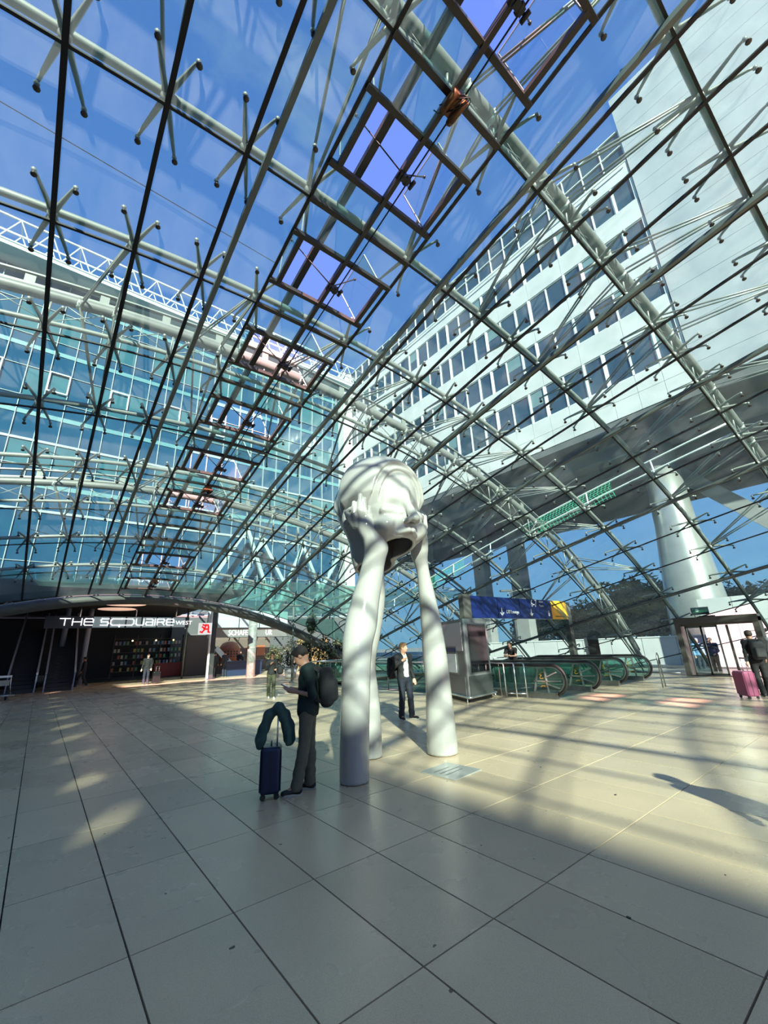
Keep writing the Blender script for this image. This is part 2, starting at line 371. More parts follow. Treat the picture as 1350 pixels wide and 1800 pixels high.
# gantry rails under the glass
for u in (-16.88, -14, -10.9, -7.9, -4.88, -1.75, 1.75, 4.88, 7.9, 10.9, 14):
    vs = [v/4 for v in range(VMIN*4, VMAX*4-1) if W(u, v/4).z > .1]
    if len(vs) > 3: cbuild(MB().beams(line_v(u, vs[0], vs[-1], -.07), .085, .10), 'gantry_rail', MT['rail_steel'])
# longitudinal tubes on the outside of the strip
cbuild(MB().beams(line_v(-.40, VMIN, VMAX-1, .40), .12, .10), 'ridge_girder', MT['bronze'])
# X bracing wires outside
wires = MB()
for v in range(5, 8):
    if v < 5: continue
    for u in range(-15, 15, 6):
        if W(u+2, v).z < 1 or W(u+2, v+1).z < 1 or W(u, v).z < .3: continue
        wires.tube([W(u-1, v)+Vector((0, 0, .5)), W(u+3, v+1)+Vector((0, 0, .3))], .010, 4, smooth=False)
wires.tube([W(-4.9, 1.42)+Vector((0, 0, .1)), W(-1, 1.62)+Vector((0, 0, .1))], .008, 4, smooth=False)
cbuild(wires, 'bracing_wire', MT['cable'])
# ---------------------------------------------------------------- spider fittings
sp = MB(); bo = MB()
for sx, sy in ((1, 1), (-1, 1), (1, -1), (-1, -1)):
    e = Vector((.235*sx, .60*sy, .10)); sp.tube([(0, 0, .20), Vector((.05*sx, .12*sy, .19)), Vector((.21*sx, .535*sy, .125)), e], [.05, .04, .024, .02], 6)
    sp.ball(e+Vector((0, 0, -.01)), .036, 7, 4)
    bo.lathe([(.030, -.035), (.040, -.03), (.040, -.012), (.028, -.006), (.018, .0), (.018, .08)], (e.x, e.y, 0), 8)
sp.lathe([(.055, .10), (.075, .16), (.075, .22), (.05, .27)], n=8)
sp_me = sp.mesh('spider_fitting', MT['steel']); bo_me = bo.mesh('glass_bolts', MT['bolt'])
ns = 0; nodes = []
for v in range(-2, VMAX):
    for u in range(-8, 18):
        if u == 0: continue
        p = W(u, v)
        if p.z < .5: continue
        d = p-Vector((0, 0, 1.68)); cd = d.dot(fwd)
        vis = cd > .5 and abs(d.dot(r2)/cd*FPX) < 800 and abs(d.dot(u2)/cd*FPX) < 1040
        if not vis: continue
        n = Wn(u, v); ty = (W(u, v+.1)-W(u, v-.1)).normalized(); tx = ty.cross(n).normalized()
        m = Matrix((tx, ty, n)).transposed().to_4x4(); m.translation = p-Vector((3.3, 0, 0))
        o = link('spider_fitting', sp_me, ceiling, mtx=m); b = link('glass_bolts', bo_me, o); ns += 1
# ---------------------------------------------------------------- opening strip
for v in range(VMIN, VMAX):
    fr = MB()
    for a in (.27, .73): fr.beams(line_u(v+a, -1, 1, -.03, step=.25), .085, .08)
    for s in (-.84, .84): fr.beams(line_v(s, v+.27, v+.73, -.03, .2), .085, .08)
    fr.beams(line_u(v+.0, -1, 1, -.03, step=.25), .09, .06)
    cbuild(fr, 'vent_frame', MT['bronze'])
    if v == 6: continue
    for s, ang in ((-1, 80), (1, 68)):
        a = W(s*.84, v+.29); b_ = W(s*.84, v+.71); ax = (b_-a).normalized(); n = Wn(s*.84, v+.5)
        inw = (W(0, v+.5)-W(s*.84, v+.5)).normalized(); L = .86
        d = inw*math.cos(math.radians(ang))+n*math.sin(math.radians(ang)); th = d.cross(ax).normalized()*.007
        fl = MB().prism([a, b_, b_+d*L, a+d*L], -th, th); fo = cbuild(fl, 'vent_flap', MT['flap_glass'])
        eg_ = MB(); eg_.beam(a, a+d*L, .02, .02); eg_.beam(a+d*L, b_+d*L, .012, .02); eg_.beam(b_, b_+d*L, .02, .02); eg_.v = [(x-3.3, y, z) for x, y, z in eg_.v]; eg_.build('flap_edge', MT['steel'], fo)
        c0 = W(0, v+.5)+Wn(0, v+.5)*-.12; tip = (a+b_)/2+d*L*.8
        ar = MB().tube([c0, tip], .012, 6); ar.ball(tip, .03, 6, 4); cbuild(ar, 'push_rod', MT['cable'])
    ac = MB(); c0 = W(0, v+.5)+Vector((.06, 0, -.13)); ac.box(c0, (.16, .10, .10)); ac.tube([c0+Vector((-.14, 0, 0)), c0+Vector((.16, 0, 0))], .022, 8)
    for s in (-.12, .02, .14): ac.tube([c0+Vector((s, -.07, -.02)), c0+Vector((s, .07, -.02))], .035, 8)
    cbuild(ac, 'flap_actuator', MT['black'])
dr = MB().tube([p+Vector((.12, 0, -.14)) for p in line_v(0, VMIN, VMAX-.3, 0)], .013, 6); cbuild(dr, 'drive_shaft', MT['cable'])
for v in (0, 5, 8.2):
    mo = MB(); c0 = W(0, v)+Vector((0.02, 0, -.18)); mo.box(c0, (.20, .30, .12)); mo.tube([c0+Vector((-.09, -.16, -.08)), c0+Vector((-.09, .14, -.08))], .055, 12); mo.tube([c0+Vector((.09, -.16, -.08)), c0+Vector((.09, .14, -.08))], .055, 12)
    mo.ball(c0+Vector((.09, .16, -.08)), .05, 8, 5); mo.box(c0+Vector((0, .10, .09)), (.12, .10, .08)); m = cbuild(mo, 'drive_motor', MT['copper']); cb = MB()
    for k in range(3):
        q = c0+Vector((.10*math.cos(k*2), 0, -.05)); cb.tube([q+Vector((.12*math.sin(t*.6)*(1 if k else -1), .22*math.cos(t*.62+k), -.12*math.sin(t*.5))) for t in range(8)], .008, 5)
    cb.v = [(x-3.3, y, z) for x, y, z in cb.v]; cb.build('motor_cable', MT['cable'], m)
# ---------------------------------------------------------------- rim beam at the far end
rim = []
for i in range(61):
    u = ubase(VMAX, -1)+(ubase(VMAX, 1)-ubase(VMAX, -1))*i/60; p = W(u, VMAX); p.z -= .20+.9*min(1, abs(u)/13)**2*1; p.z = max(p.z, -.1); rim.append(p+Vector((0, .25, 0)))
cbuild(MB().tube(rim, .24, 14), 'rim_tube', mat('rim_steel', (.11, .11, .105), .5, .1, .35, 1.2))
eg = MB()
for i in range(60):
    a, b_ = rim[i], rim[i+1]; ua = ubase(VMAX, -1)+(ubase(VMAX, 1)-ubase(VMAX, -1))*i/60; ub = ubase(VMAX, -1)+(ubase(VMAX, 1)-ubase(VMAX, -1))*(i+1)/60
    c, d = W(ua, VMAX), W(ub, VMAX)
    if min(c.z, d.z) > .2: eg.tube([a if i % 2 else c, d if i % 2 else b_], .02, 5)
cbuild(eg, 'rim_bracing', MT['steel'])
# ---------------------------------------------------------------- ground outside
gr = MB().box((20, 20, -.30), (420, 420, .1)).build('ground', mat('ground', (.22, .22, .21), .8, 0, .3, .5)); tag(gr, 'grey paved ground outside the glass dome', kind='structure')
# ---------------------------------------------------------------- right-hand office building
MT['panel'] = mat('facade_panel', (.56, .57, .58), .55, 0, .3, .55, 0, detail=8, col2=(.42, .43, .45))
MT['panel_blank'] = mat('blank_panel', (.38, .40, .44), .6, 0, .4, .7, 0, detail=9, col2=(.28, .30, .34))
MT['office_glass'] = mat('office_glass', (.035, .075, .11), .06, 0, .5, .9, spec=1.0, col2=(.02, .035, .06))
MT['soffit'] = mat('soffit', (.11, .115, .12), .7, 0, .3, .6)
MT['concrete'] = mat('concrete', (.24, .245, .25), .7, 0, .35, .8, .15)
MT['window_white'] = mat('window_white', (.66, .72, .72), .4)
ob = thing('office_building', 'tall white panelled office block with rows of dark windows, raised on pillars', 'building', (39, 10, 0))
OI = Vector((39, 10, 0))
def obuild(mb, name, m, par=None, **k): mb.v = [(x-39, y-10, z) for x, y, z in mb.v]; return mb.build(name, m, par or ob, **k)
XF = 30.0; MOD = 1.6357; Y0 = 4.86
obuild(MB().box((39.3, 30, 28.9), (18.2, 50.2, 24.4)), 'building_core', MT['dark'])
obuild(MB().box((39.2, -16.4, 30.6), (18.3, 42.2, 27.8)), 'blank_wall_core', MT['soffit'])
NC = 24
spand = [(16.6, 19.3), (22.25, 24.15), (26.75, 28.75), (31.45, 33.35), (36.0, 37.6)]
spm = MB().box((0, 0, 0), (.12, MOD*2-.02, 1)).mesh('facade_panel', MT['panel'])
for (a, b_) in spand:
    for c in range(0, NC, 2):
        if b_-a > 2.5:
            for zz0, zz1 in ((a, a+1.32), (a+1.33, b_)):
                for cc in (0, 1): obuild(MB().box((XF+.02, Y0+(c+cc+.5)*MOD, (zz0+zz1)/2), (.12, MOD-.02, zz1-zz0-.015)), 'facade_panel', MT['panel'])
            continue
        obuild(MB().box((XF+.02, Y0+(c+1)*MOD, (a+b_)/2), (.12, MOD*2-.02, b_-a)), 'facade_panel', MT['panel'])
rows = [(19.3, 22.25), (24.15, 26.75), (28.75, 31.45), (33.35, 36.0)]
for ri, (a, b_) in enumerate(rows):
    for c in range(NC):
        y0 = Y0+c*MOD; y1 = y0+MOD; f = MB(); x = XF+.08; narrow = ((c+ri*0) % 3 == 0)
        f.box((x, y0+.03, (a+b_)/2), (.12, .06, b_-a)); f.box((x, y1-.03, (a+b_)/2), (.12, .06, b_-a)); f.box((x, (y0+y1)/2, a+.04), (.12, MOD, .08)); f.box((x, (y0+y1)/2, b_-.04), (.12, MOD, .08))
        if narrow: f.box((x-.05, y0+.10, (a+b_)/2), (.10, .16, b_-a)); f.box((x-.05, y1-.10, (a+b_)/2), (.10, .16, b_-a))
        wn = obuild(f, 'window_frame', MT['window_white'])
        pn = MB().box((x+.04, (y0+y1)/2, (a+b_)/2), (.03, MOD-.1, b_-a-.14)); obuild(pn, 'pane', MT['office_glass'], wn)
        if (c*7+ri*5) % 6 == 0:
            bl = MB().box((x+.015, (y0+y1)/2, b_-.14-(b_-a)*.22), (.02, MOD-.2, (b_-a)*.44)); obuild(bl, 'blind', mat('blind', (.12, .20, .23), .6) if 'blind' not in bpy.data.materials else bpy.data.materials['blind'], wn)
tg = MB()
for c in range(NC+1): tg.box((XF+.05, Y0+c*MOD, 39.3), (.14, .07, 3.4))
for z in (37.65, 39.3, 40.95): tg.box((XF+.05, Y0+NC*MOD/2, z), (.16, NC*MOD, .08))
obuild(tg, 'top_floor_mullions', MT['window_white'])
for c in range(NC):
    for z0, z1 in ((37.7, 39.27), (39.33, 40.92)): obuild(MB().box((XF+.12, Y0+(c+.5)*MOD, (z0+z1)/2), (.03, MOD-.08, z1-z0)), 'top_floor_pane', MT['office_glass'])
obuild(MB().beams([(XF-.25, Y0, 37.2), (XF-.25, Y0+NC*MOD, 37.2)], .08, .08), 'facade_rail', MT['white_steel'])
# blank end wall of long panels
for k in range(19):
    z0 = 16.7+k*1.46
    if z0 > 43.5: break
    for (a, b_) in ((-6.2, Y0-.05), (-21, -6.25), (-37, -21.05)):
        obuild(MB().box((XF-.06, (a+b_)/2, z0+.72), (.14, b_-a-.03, 1.44)), 'wall_panel', MT['panel_blank'])
# soffits and ledges below
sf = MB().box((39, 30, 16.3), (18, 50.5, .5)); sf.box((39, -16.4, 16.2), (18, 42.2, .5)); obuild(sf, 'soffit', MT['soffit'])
sf = MB().box((33.4, 25, 15.55), (1.6, 60, 1.1)); sf.box((36.8, 20, 15.4), (1.3, 70, 1.2)); obuild(sf, 'downstand_beam', mat('beam', (.22, .235, .24), .7, 0, .3, .6))
sf = MB().box((47.6, 18, 15.2), (1.4, 75, 2.0)); obuild(sf, 'edge_beam', MT['soffit'])
pl = [(40.0, 31.2), (40.0, 26.2), (40, 40.5), (40, -6), (40, -16)]
for (x, y) in pl: obuild(MB().box((x, y, 7.9), (1.3, 1.5, 16.2)), 'pillar', MT['concrete'])
# large sculpted pier with inclined arms, right
pr = MB(); prof = [(1.9, -.25), (1.75, 3), (1.5, 6.5), (1.25, 9), (1.0, 16.2)]
pr.lathe(prof, (33.6, 9.0, 0), 28)
obuild(pr, 'round_pier', mat('pier_metal', (.45, .46, .45), .28, .6, .25, 1.0))
for k in range(5):
    obuild(MB().lathe([(1.93-.085*(.6+k*1.1+.25), 0), (1.93-.085*(.6+k*1.1+.25), .04)], (33.6, 9.0, .6+k*1.1), 28), 'pier_joint', MT['seal'])
ar = MB(); ar.beam((36, 3.2, 7.0), (36, 11.0, 16.2), 1.0, 1.2, up=(1, 0, 0)); ar.beam((36, 3.6, 7.0), (36, -6.5, 15.8), 1.0, 1.1, up=(1, 0, 0)); ar.beam((36, 3.4, 0), (36, 3.4, 8.0), 1.1, 1.6, up=(1, 0, 0)); ar.beam((36, -7, 10.5), (36, 3.4, 9.2), .9, 1.0, up=(1, 0, 0))
obuild(ar, 'inclined_strut', MT['concrete'])
# inspection gantry with green netting, hanging over the dome
gn = thing('maintenance_gantry', 'white tubular gantry wrapped in green netting above the dome roof', 'gantry', (0, 0, 0))
def gpt(u, v, h): return W(u, v)+Wn(u, v)*h
rl = MB(); net = MB()
for h, s in ((1.25, 0), (.75, 0)):
    rl.tube([gpt(10.3, a/2, h) for a in range(0, 16)], .035, 6)
for a in range(0, 15, 2): rl.tube([gpt(10.3, a/2, .3), gpt(10.3, a/2, 1.25)], .03, 6)
rl.build('gantry_tube', MT['white_steel'], gn)
for lo, hi in ((1.6, 3.2), (4.7, 6.3)):
    N_ = 26
    for i in range(N_+1):
        v = lo+(hi-lo)*i/N_; net.tube([gpt(10.3, v, 1.24), gpt(10.35, v+.06, 1.0), gpt(10.3, v, .72), gpt(10.45, v, .55)], .008, 3, smooth=False)
    for h in (1.2, 1.1, 1.0, .9, .8, .7, .6): net.tube([gpt(10.3+(.05 if h < .7 else 0), lo+(hi-lo)*i/10, h+.02*math.sin(i*2)) for i in range(11)], .008, 3, smooth=False)
tag(net.build('green_net', mat('net_green', (.05, .45, .27), .6), gn), kind='stuff')

# ---------------------------------------------------------------- blue glass office building at the far end
MT['curtain'] = mat('curtain_glass', (.018, .070, .13), .07, .0, .6, .35, spec=.55, detail=6, col2=(.010, .045, .095))
MT['curtain_light'] = mat('curtain_glass_light', (.038, .125, .16), .12, .0, .3, .6, spec=.6)
MT['spandrel_teal'] = mat('spandrel_teal', (.09, .21, .24), .35)
cb = thing('glass_office_building', 'wide blue glass office block with thin white mullions and a white roof truss', 'building', (7, 46, 0))
def gb(mb, name, m, par=None, **k): mb.v = [(x-7, y-46, z) for x, y, z in mb.v]; return mb.build(name, m, par or cb, **k)
YG = 45.0; XS = -15.1
gb(MB().box((7, 52.5, 21.5), (46, 14.4, 32.8)), 'building_core', mat('core_teal', (.03, .12, .16), .5))
zr = [5.3, 9.6, 14.0, 18.0, 20.4, 24.6, 27.6, 31.0, 34.4, 37.9]
kinds = [0, 0, 0, 1, 0, 2, 0, 2, 0]
for k in range(len(zr)-1):
    z0, z1 = zr[k], zr[k+1]
    for c in range(27):
        x0 = XS+c*1.64; m = MT['curtain'] if kinds[k] == 0 or (c*5+k*3) % 7 > 4 else MT['curtain_light']
        gb(MB().box((x0+.82, YG+.06, (z0+z1)/2), (1.58, .05, z1-z0-.05)), 'curtain_pane', m)
MT['mullion'] = mat('mullion_grey', (.26, .31, .33), .4)
mu = MB()
for c in range(28): mu.box((XS+c*1.64, YG-.02, 21.6), (.065, .18, 32.6))
gb(mu, 'mullions', MT['mullion'])
for z in zr: gb(MB().box((7, YG-.01, z), (44.6, .14, .05 if z not in (20.4, 14.0, 5.3) else .22)), 'transom', MT['mullion'])
for z in (29.8, 23.0, 16.3, 35.9): gb(MB().box((7, YG+.0, z), (44.4, .06, .42)), 'sun_louvre', MT['spandrel_teal'])
# opened window frames
for c, z in ((4, 25.6), (7, 25.6), (10, 25.4), (1, 25.6), (13, 25.6), (16, 25.6)):
    f = MB(); x0 = XS+c*1.64
    for x in (x0+.06, x0+1.58): f.box((x, YG-.16, z+1.0), (.11, .12, 2.0))
    for zz in (z, z+2.0): f.box((x0+.82, YG-.16, zz), (1.6, .12, .10))
    gb(f, 'window_frame', MT['window_white'])
# roof truss and parapet
tr = MB(); zt, zb = 41.3, 38.6
for yy in (YG-2.2, YG-.2):
    tr.beam((XS-1, yy, zt), (30, yy, zt), .16, .16); tr.beam((XS-1, yy, zb+.9), (30, yy, zb+.9), .12, .12); tr.beam((XS-1, yy, zb), (30, yy, zb), .14, .14)
    for k in range(20):
        x = XS-1+k*2.3; tr.beam((x, yy, zb), (x+1.15, yy, zt), .09, .09); tr.beam((x+1.15, yy, zt), (x+2.3, yy, zb), .09, .09)
for k in range(40):
    x = XS-1+k*1.15; tr.beam((x, YG-2.2, zt if k % 2 else zb), (x, YG-.2, zt if k % 2 else zb), .08, .08)
gb(tr, 'roof_truss', MT['white_steel'])
gb(MB().box((7, YG-1.0, 38.1), (45.5, 2.8, .35)), 'roof_edge', mat('roof_edge', (.5, .56, .56), .5))
gb(MB().box((29.3, YG-.6, 23), (1.5, 1.6, 36)), 'corner_panel', MT['panel'])
# sun glare reflected in the atrium glass, shaped as pale diagonal bars
dg = MB()
for (x0, z0, x1, z1) in ((10.5, 5.5, 15.5, 14.5), (15.5, 14.5, 19.0, 5.5), (13.5, 5.5, 17.5, 13.6), (19, 5.5, 22.5, 13.8), (17, 13.8, 22, 5.5), (22, 13.8, 26.0, 5.5), (23, 5.5, 28, 13.8)):
    dg.beam((x0, YG-2.0, z0), (x1, YG-2.0, z1), .34, .34)
gb(dg, 'glare_bar', mat('glare_teal', (.35, .50, .50), .25, .2))

# ---------------------------------------------------------------- the block left of the dome (casts the long shadow)
lb = thing('slab_building', 'long office block behind the left side of the dome', 'building', (-19, 0, 0))
def lbb(mb, name, m): mb.v = [(x+19, y, z) for x, y, z in mb.v]; return mb.build(name, m, lb)
MT['slab_grey'] = mat('slab_grey', (.50, .50, .48), .7, 0, .2, .5)
lbb(MB().box((-22, -12, 9.05), (12, 112, 18.1)), 'building_core', MT['slab_grey']); lbb(MB().box((-16.1, -12, 20.27), (.2, 112, 3.17)), 'shadow_screen', MT['slab_grey'])  # screen on top is added out of view, to shade the floor
po = MB()
for k in range(24): po.box((-16.1, -27+k*2.19, 18.39), (.22, 1.45, .6))  # unseen added posts, their gaps shaped to drop light patches on the floor
po.box((-16.1, -48, 18.39), (.22, 40.6, .6)); po.box((-16.1, 35, 18.39), (.22, 20, .6))
lbb(po, 'light_gap_post', MT['slab_grey'])
# ---------------------------------------------------------------- lettering helpers
def text_obj(txt, size, loc, rot, m, parent, depth=.01, label=None, align='LEFT', sx=1.0, name='lettering'):
    cu = bpy.data.curves.new('t', 'FONT'); cu.body = txt; cu.size = size; cu.extrude = depth; cu.align_x = align; cu.resolution_u = 2
    o = bpy.data.objects.new('t', cu); C.objects.link(o); dg_ = bpy.context.evaluated_depsgraph_get(); me = bpy.data.meshes.new_from_object(o.evaluated_get(dg_))
    bpy.data.objects.remove(o); me.materials.clear(); me.materials.append(m)
    k = link(name, me, parent, label); k.location = loc; k.rotation_euler = rot; k.scale = (sx, 1, 1); return k
def strokes(lines, wd, org, ex, ez, dep, thick=.02):
    mb = MB(); o = Vector(org); ex = Vector(ex); ez = Vector(ez); d = Vector(dep)
    for ln in lines:
        P = [o+ex*x+ez*z for x, z in ln]
        for a, b in zip(P[:-1], P[1:]):
            t = (b-a).normalized()*wd*.5; mb.beam(a-t, b+t, thick, wd, up=t.cross(d))
    return mb
HALF = math.pi/2
# ---------------------------------------------------------------- passage beyond the rim
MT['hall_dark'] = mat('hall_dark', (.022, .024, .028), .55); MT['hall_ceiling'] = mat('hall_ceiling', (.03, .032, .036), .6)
struct = lambda mb, nm, m, lab=None: tag(mb.build(nm, m), lab, kind='structure')
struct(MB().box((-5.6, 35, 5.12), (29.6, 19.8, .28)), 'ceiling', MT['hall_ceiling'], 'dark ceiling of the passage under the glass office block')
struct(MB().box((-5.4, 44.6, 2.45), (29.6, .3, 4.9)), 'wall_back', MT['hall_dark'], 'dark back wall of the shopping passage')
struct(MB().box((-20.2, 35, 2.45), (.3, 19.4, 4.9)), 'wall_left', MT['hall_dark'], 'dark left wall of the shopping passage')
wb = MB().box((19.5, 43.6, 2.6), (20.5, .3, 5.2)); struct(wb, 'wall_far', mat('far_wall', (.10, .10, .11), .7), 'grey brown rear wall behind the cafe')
for k, (x, y, r, z) in enumerate(((3.85, 31.8, 1.15, 4.90), (3.75, 35.0, 1.15, 4.88))):
    l = thing('ceiling_light', ['front round glowing lamp disc under the dark passage ceiling, above the illuminated sign', 'rear round glowing lamp disc under the dark passage ceiling, above the illuminated sign'][k], 'light', (x, y, z), group='round ceiling lamps')
    MB().lathe([(r, 0), (r, .06), (r*.9, .09)], n=32).build('lamp_shade', mat('lamp_disc', (.8, .6, .5), .5, emit=(1, .62, .46), estr=.75) if k == 0 else bpy.data.materials['lamp_disc'], l)
    MB().lathe([(r+.04, .02), (r+.04, .10), (r+.02, .12)], n=32).build('ring', MT['dark'], l)
# illuminated sign
sg = thing('illuminated_sign', 'long grey hanging sign with glowing white letters over the dark passage entrance', 'sign', (4.0, 33, 3.45))
def sb(mb, name, m, **k): mb.v = [(x-4.0, y-33, z-3.45) for x, y, z in mb.v]; return mb.build(name, m, sg, **k)
sb(MB().box((4.0, 33.08, 3.87), (8.2, .10, .74)), 'board', mat('sign_board', (.03, .04, .05), .3))
lit = mat('sign_panel', (.25, .33, .36), .4, emit=(.30, .42, .46), estr=.32)
for k in range(6): sb(MB().box((2.75+k*.93, 33.0, 3.87), (.84, .06, .66)), 'lit_panel', lit)
for x in (1.6, 4.7, 7.2): sb(MB().tube([(x, 33.05, 4.2), (x, 33.05, 5.0)], .035, 8), 'hanger', MT['chrome'])
SGL = mat('sign_letter', (.9, .9, .9), .4, emit=(1, 1, 1), estr=1.3)
def G(ch, x, w_, h):
    a = x; b = x+w_; m_ = h/2
    return {'T': [[(a, h), (b, h)], [((a+b)/2, h), ((a+b)/2, 0)]], 'H': [[(a, 0), (a, h)], [(b, 0), (b, h)], [(a, m_), (b, m_)]],
     'e': [[(a+.02, m_), (b, m_), (b, h*.82), (b-.06, h), (a+.06, h), (a, h*.82), (a, h*.18), (a+.06, 0), (b-.02, 0)]],
     'S': [[(b, h), (a+.05, h), (a, h*.8), (a+.03, m_), (b-.05, m_), (b, h*.3), (b-.05, 0), (a, 0)]],
     'C': [[(b, h), (a+.10, h), (a, h*.75), (a, h*.25), (a+.10, 0), (b-.1, 0), (b-.1, -h*.25)]],
     'D': [[(a-.1, -h*.25), (a-.1, 0), (b-.1, 0), (b, h*.25), (b, h*.75), (b-.1, h), (a, h)]],
     'u': [[(a, h), (a, .08), (a+.08, 0), (b-.05, 0), (b, .06), (b, h)]], 'a': [[(a+.02, h), (b-.06, h), (b, h*.82), (b, 0), (a+.05, 0), (a, h*.2), (a+.04, m_), (b, m_)]],
     'I': [[(a, 0), (a, h)]], 'R': [[(a, 0), (a, h), (b-.05, h), (b, h*.8), (b-.05, m_), (a, m_)], [(b-.15, m_), (b, 0)]]}[ch]
L_ = []; x = .62
for ch, w_, gp in (('T', .50, .14), ('H', .46, .14), ('e', .46, .42), ('S', .42, .12), ('C', .62, -.02), ('D', .72, .14), ('u', .44, .14), ('a', .42, .14), ('I', 0, .14), ('R', .44, .14), ('e', .46, .3)):
    L_ += G(ch, x, w_, .40); x += w_+gp
sb(strokes(L_, .055, (0, 32.93, 3.68), (1, 0, 0), (0, 0, 1), (0, -1, 0), .03), 'lettering', SGL)
text_obj('WEST', .38, (x-4.0-.18, -.10, .26), (HALF, 0, 0), SGL, sg, .012, sx=1.12)
# escalators up on the left of the passage
ES = mat('escalator_side', (.20, .22, .27), .3, .6)
for k, (xa, xb) in enumerate(((-1.15, .05), (.45, 1.75))):
    e = thing('escalator', ['dark escalator with pale edges rising at far left of the passage', 'second dark escalator rising beside the first, nearer the sign'][k], 'escalator', (xa, 30.5, 0), group='escalators rising from the passage')
    y0 = 31.0; Lr = 7.5
    for x in (xa, xb):
        MB().beam((x-xa, y0-30.5, .95), (x-xa, y0-30.5+Lr, .95+Lr*.52), .09, .07).build('handrail', mat('rail_pale', (.45, .50, .58), .3) if 'rail_pale' not in bpy.data.materials else bpy.data.materials['rail_pale'], e)
        MB().prism([(x-xa, y0-30.5, 0), (x-xa, y0-30.5, .9), (x-xa, y0-30.5+Lr, .9+Lr*.52), (x-xa, y0-30.5+Lr, Lr*.52)], (-.03, 0, 0), (.03, 0, 0)).build('balustrade', ES, e)
    st = MB()
    for i in range(18): st.box(((xb-xa)/2, y0-30.5+.4+i*.4, .10+i*.208), (xb-xa-.1, .4, .2))
    st.build('steps', MT['dark'], e)
for x in (1.05, 2.35):
    struct(MB().lathe([(.16, 0), (.16, 4.98)], (x, 36, 0), 16), 'trim_1' if x < 2 else 'trim_2', mat('blue_column', (.28, .33, .42), .4) if x < 2 else bpy.data.materials['blue_column'], 'slim pale column of the passage behind the escalators')
# shop with shelves
sh = thing('pharmacy_shop', 'dim shop front with stocked shelves and a red counter under the sign', 'shop', (7.6, 41, 0))
shf = MB()
for z in (.5, 1.0, 1.5, 2.0, 2.6, 3.1): shf.box((-.2, 1.5, z), (5.4, .4, .04))
for x in (-2.9, -1.2, .6, 2.5): shf.box((x, 1.5, 1.7), (.06, .42, 3.4))
shf.build('shelving', mat('shelf', (.10, .08, .07), .6), sh)
cols = [(.5, .38, .10), (.45, .12, .08), (.15, .25, .45), (.5, .48, .42), (.12, .30, .16), (.40, .30, .30)]
pm = [mat('pack_%d' % i, c, .5, emit=c, estr=.0) for i, c in enumerate(cols)]
pk = [MB().box((0, 0, .14), (.16, .12, .28)).mesh('pack', m) for m in pm]
for zi, z in enumerate((.52, 1.02, 1.52, 2.02, 2.62)):
    for k in range(18):
        if random.random() < .25: continue
        link('pack', random.choice(pk), sh, mtx=Matrix.Translation((-2.75+k*.29+random.uniform(-.04, .04), 1.36, z)))
ct = MB().box((1.2, -.6, .5), (2.6, .6, 1.0)); ct.box((1.2, -.6, 1.03), (2.8, .75, .06)); ct.build('counter', mat('red_counter', (.28, .03, .025), .4), sh)
for x in (-1.6, .2, 1.6):
    MB().ball((x, 1.2, 2.95), .07, 8, 5).build('spotlight', mat('warm_lamp', (1, .8, .5), .5, emit=(1, .72, .38), estr=3) if 'warm_lamp' not in bpy.data.materials else bpy.data.materials['warm_lamp'], sh)
# pharmacy sign
ps = thing('pharmacy_sign', 'square white projecting sign with a red gothic letter A', 'sign', (8.55, 30.5, 2.92))
MB().box((0, 0, .37), (.86, .12, .76)).build('sign_box', mat('sign_white', (.85, .85, .86), .4, emit=(1, 1, 1), estr=.55), ps)
red = mat('sign_red', (.75, .02, .03), .4, emit=(.8, .01, .02), estr=.6); la = MB()
la = strokes([[(-.30, .16), (-.20, .12), (-.08, .28), (.02, .56), (-.16, .62)], [(.02, .62), (.16, .60), (.20, .46), (.20, .16), (.28, .13)], [(-.06, .34), (.19, .34)], [(-.20, .48), (-.10, .40)]], .10, (0, -.07, 0), (1, 0, 0), (0, 0, 1), (0, -1, 0), .03); la.build('letter', red, ps)
MB().box((.5, .03, .4), (.2, .06, .06)).build('bracket', MT['dark'], ps)
# added tinted canopy that filters the sun between the dome and the cafe
cy_ = thing('filter_canopy', 'flat glazed canopy added to filter sunlight between the rim tube and the cafe', 'canopy', (17, 29.5, 5.3))
for k in range(6):
    for j in range(-1, 7): MB().box((-7.2+k*3, -4.1+j*2.7, 0), (2.95, 2.65, .014)).build('glass_pane', MT['dome_glass'], cy_)
for k in range(8): MB().box((-10.22-k*3, -5.65, -.10), (2.95, 2.9, .014)).build('glass_pane', MT['dome_glass'], cy_)
for k in range(7): MB().box((-8.7+k*3, 4.0, .09), (.08, 19, .16)).build('beam', MT['rail_steel'], cy_)
for x, y in ((-8.6, 5.2), (9.2, 5.2), (9.2, 13)): MB().tube([(x, y, -5.3), (x, y, 0)], .07, 10).build('post', MT['rail_steel'], cy_)
# columns
co = tag(MB().lathe([(.30, 0), (.30, 4.3)], (11.75, 30.1, 0), 20).build('column', mat('stone_column', (.32, .34, .33), .5, 0, .55, 7, detail=8)), 'pale mottled round column in front of the cafe', 'column')
co = thing('column', 'slim dark steel column beside the pharmacy sign', 'column', (9.3, 31, 0))
MB().box((0, 0, 2.4), (.26, .26, 4.8)).build('shaft', MT['dark'], co); MB().box((-.22, .0, 2.4), (.10, .2, 4.8)).build('edge', MT['window_white'], co)
MB().box((0, 0, .03), (.5, .5, .06)).build('base_plate', MT['dark'], co)
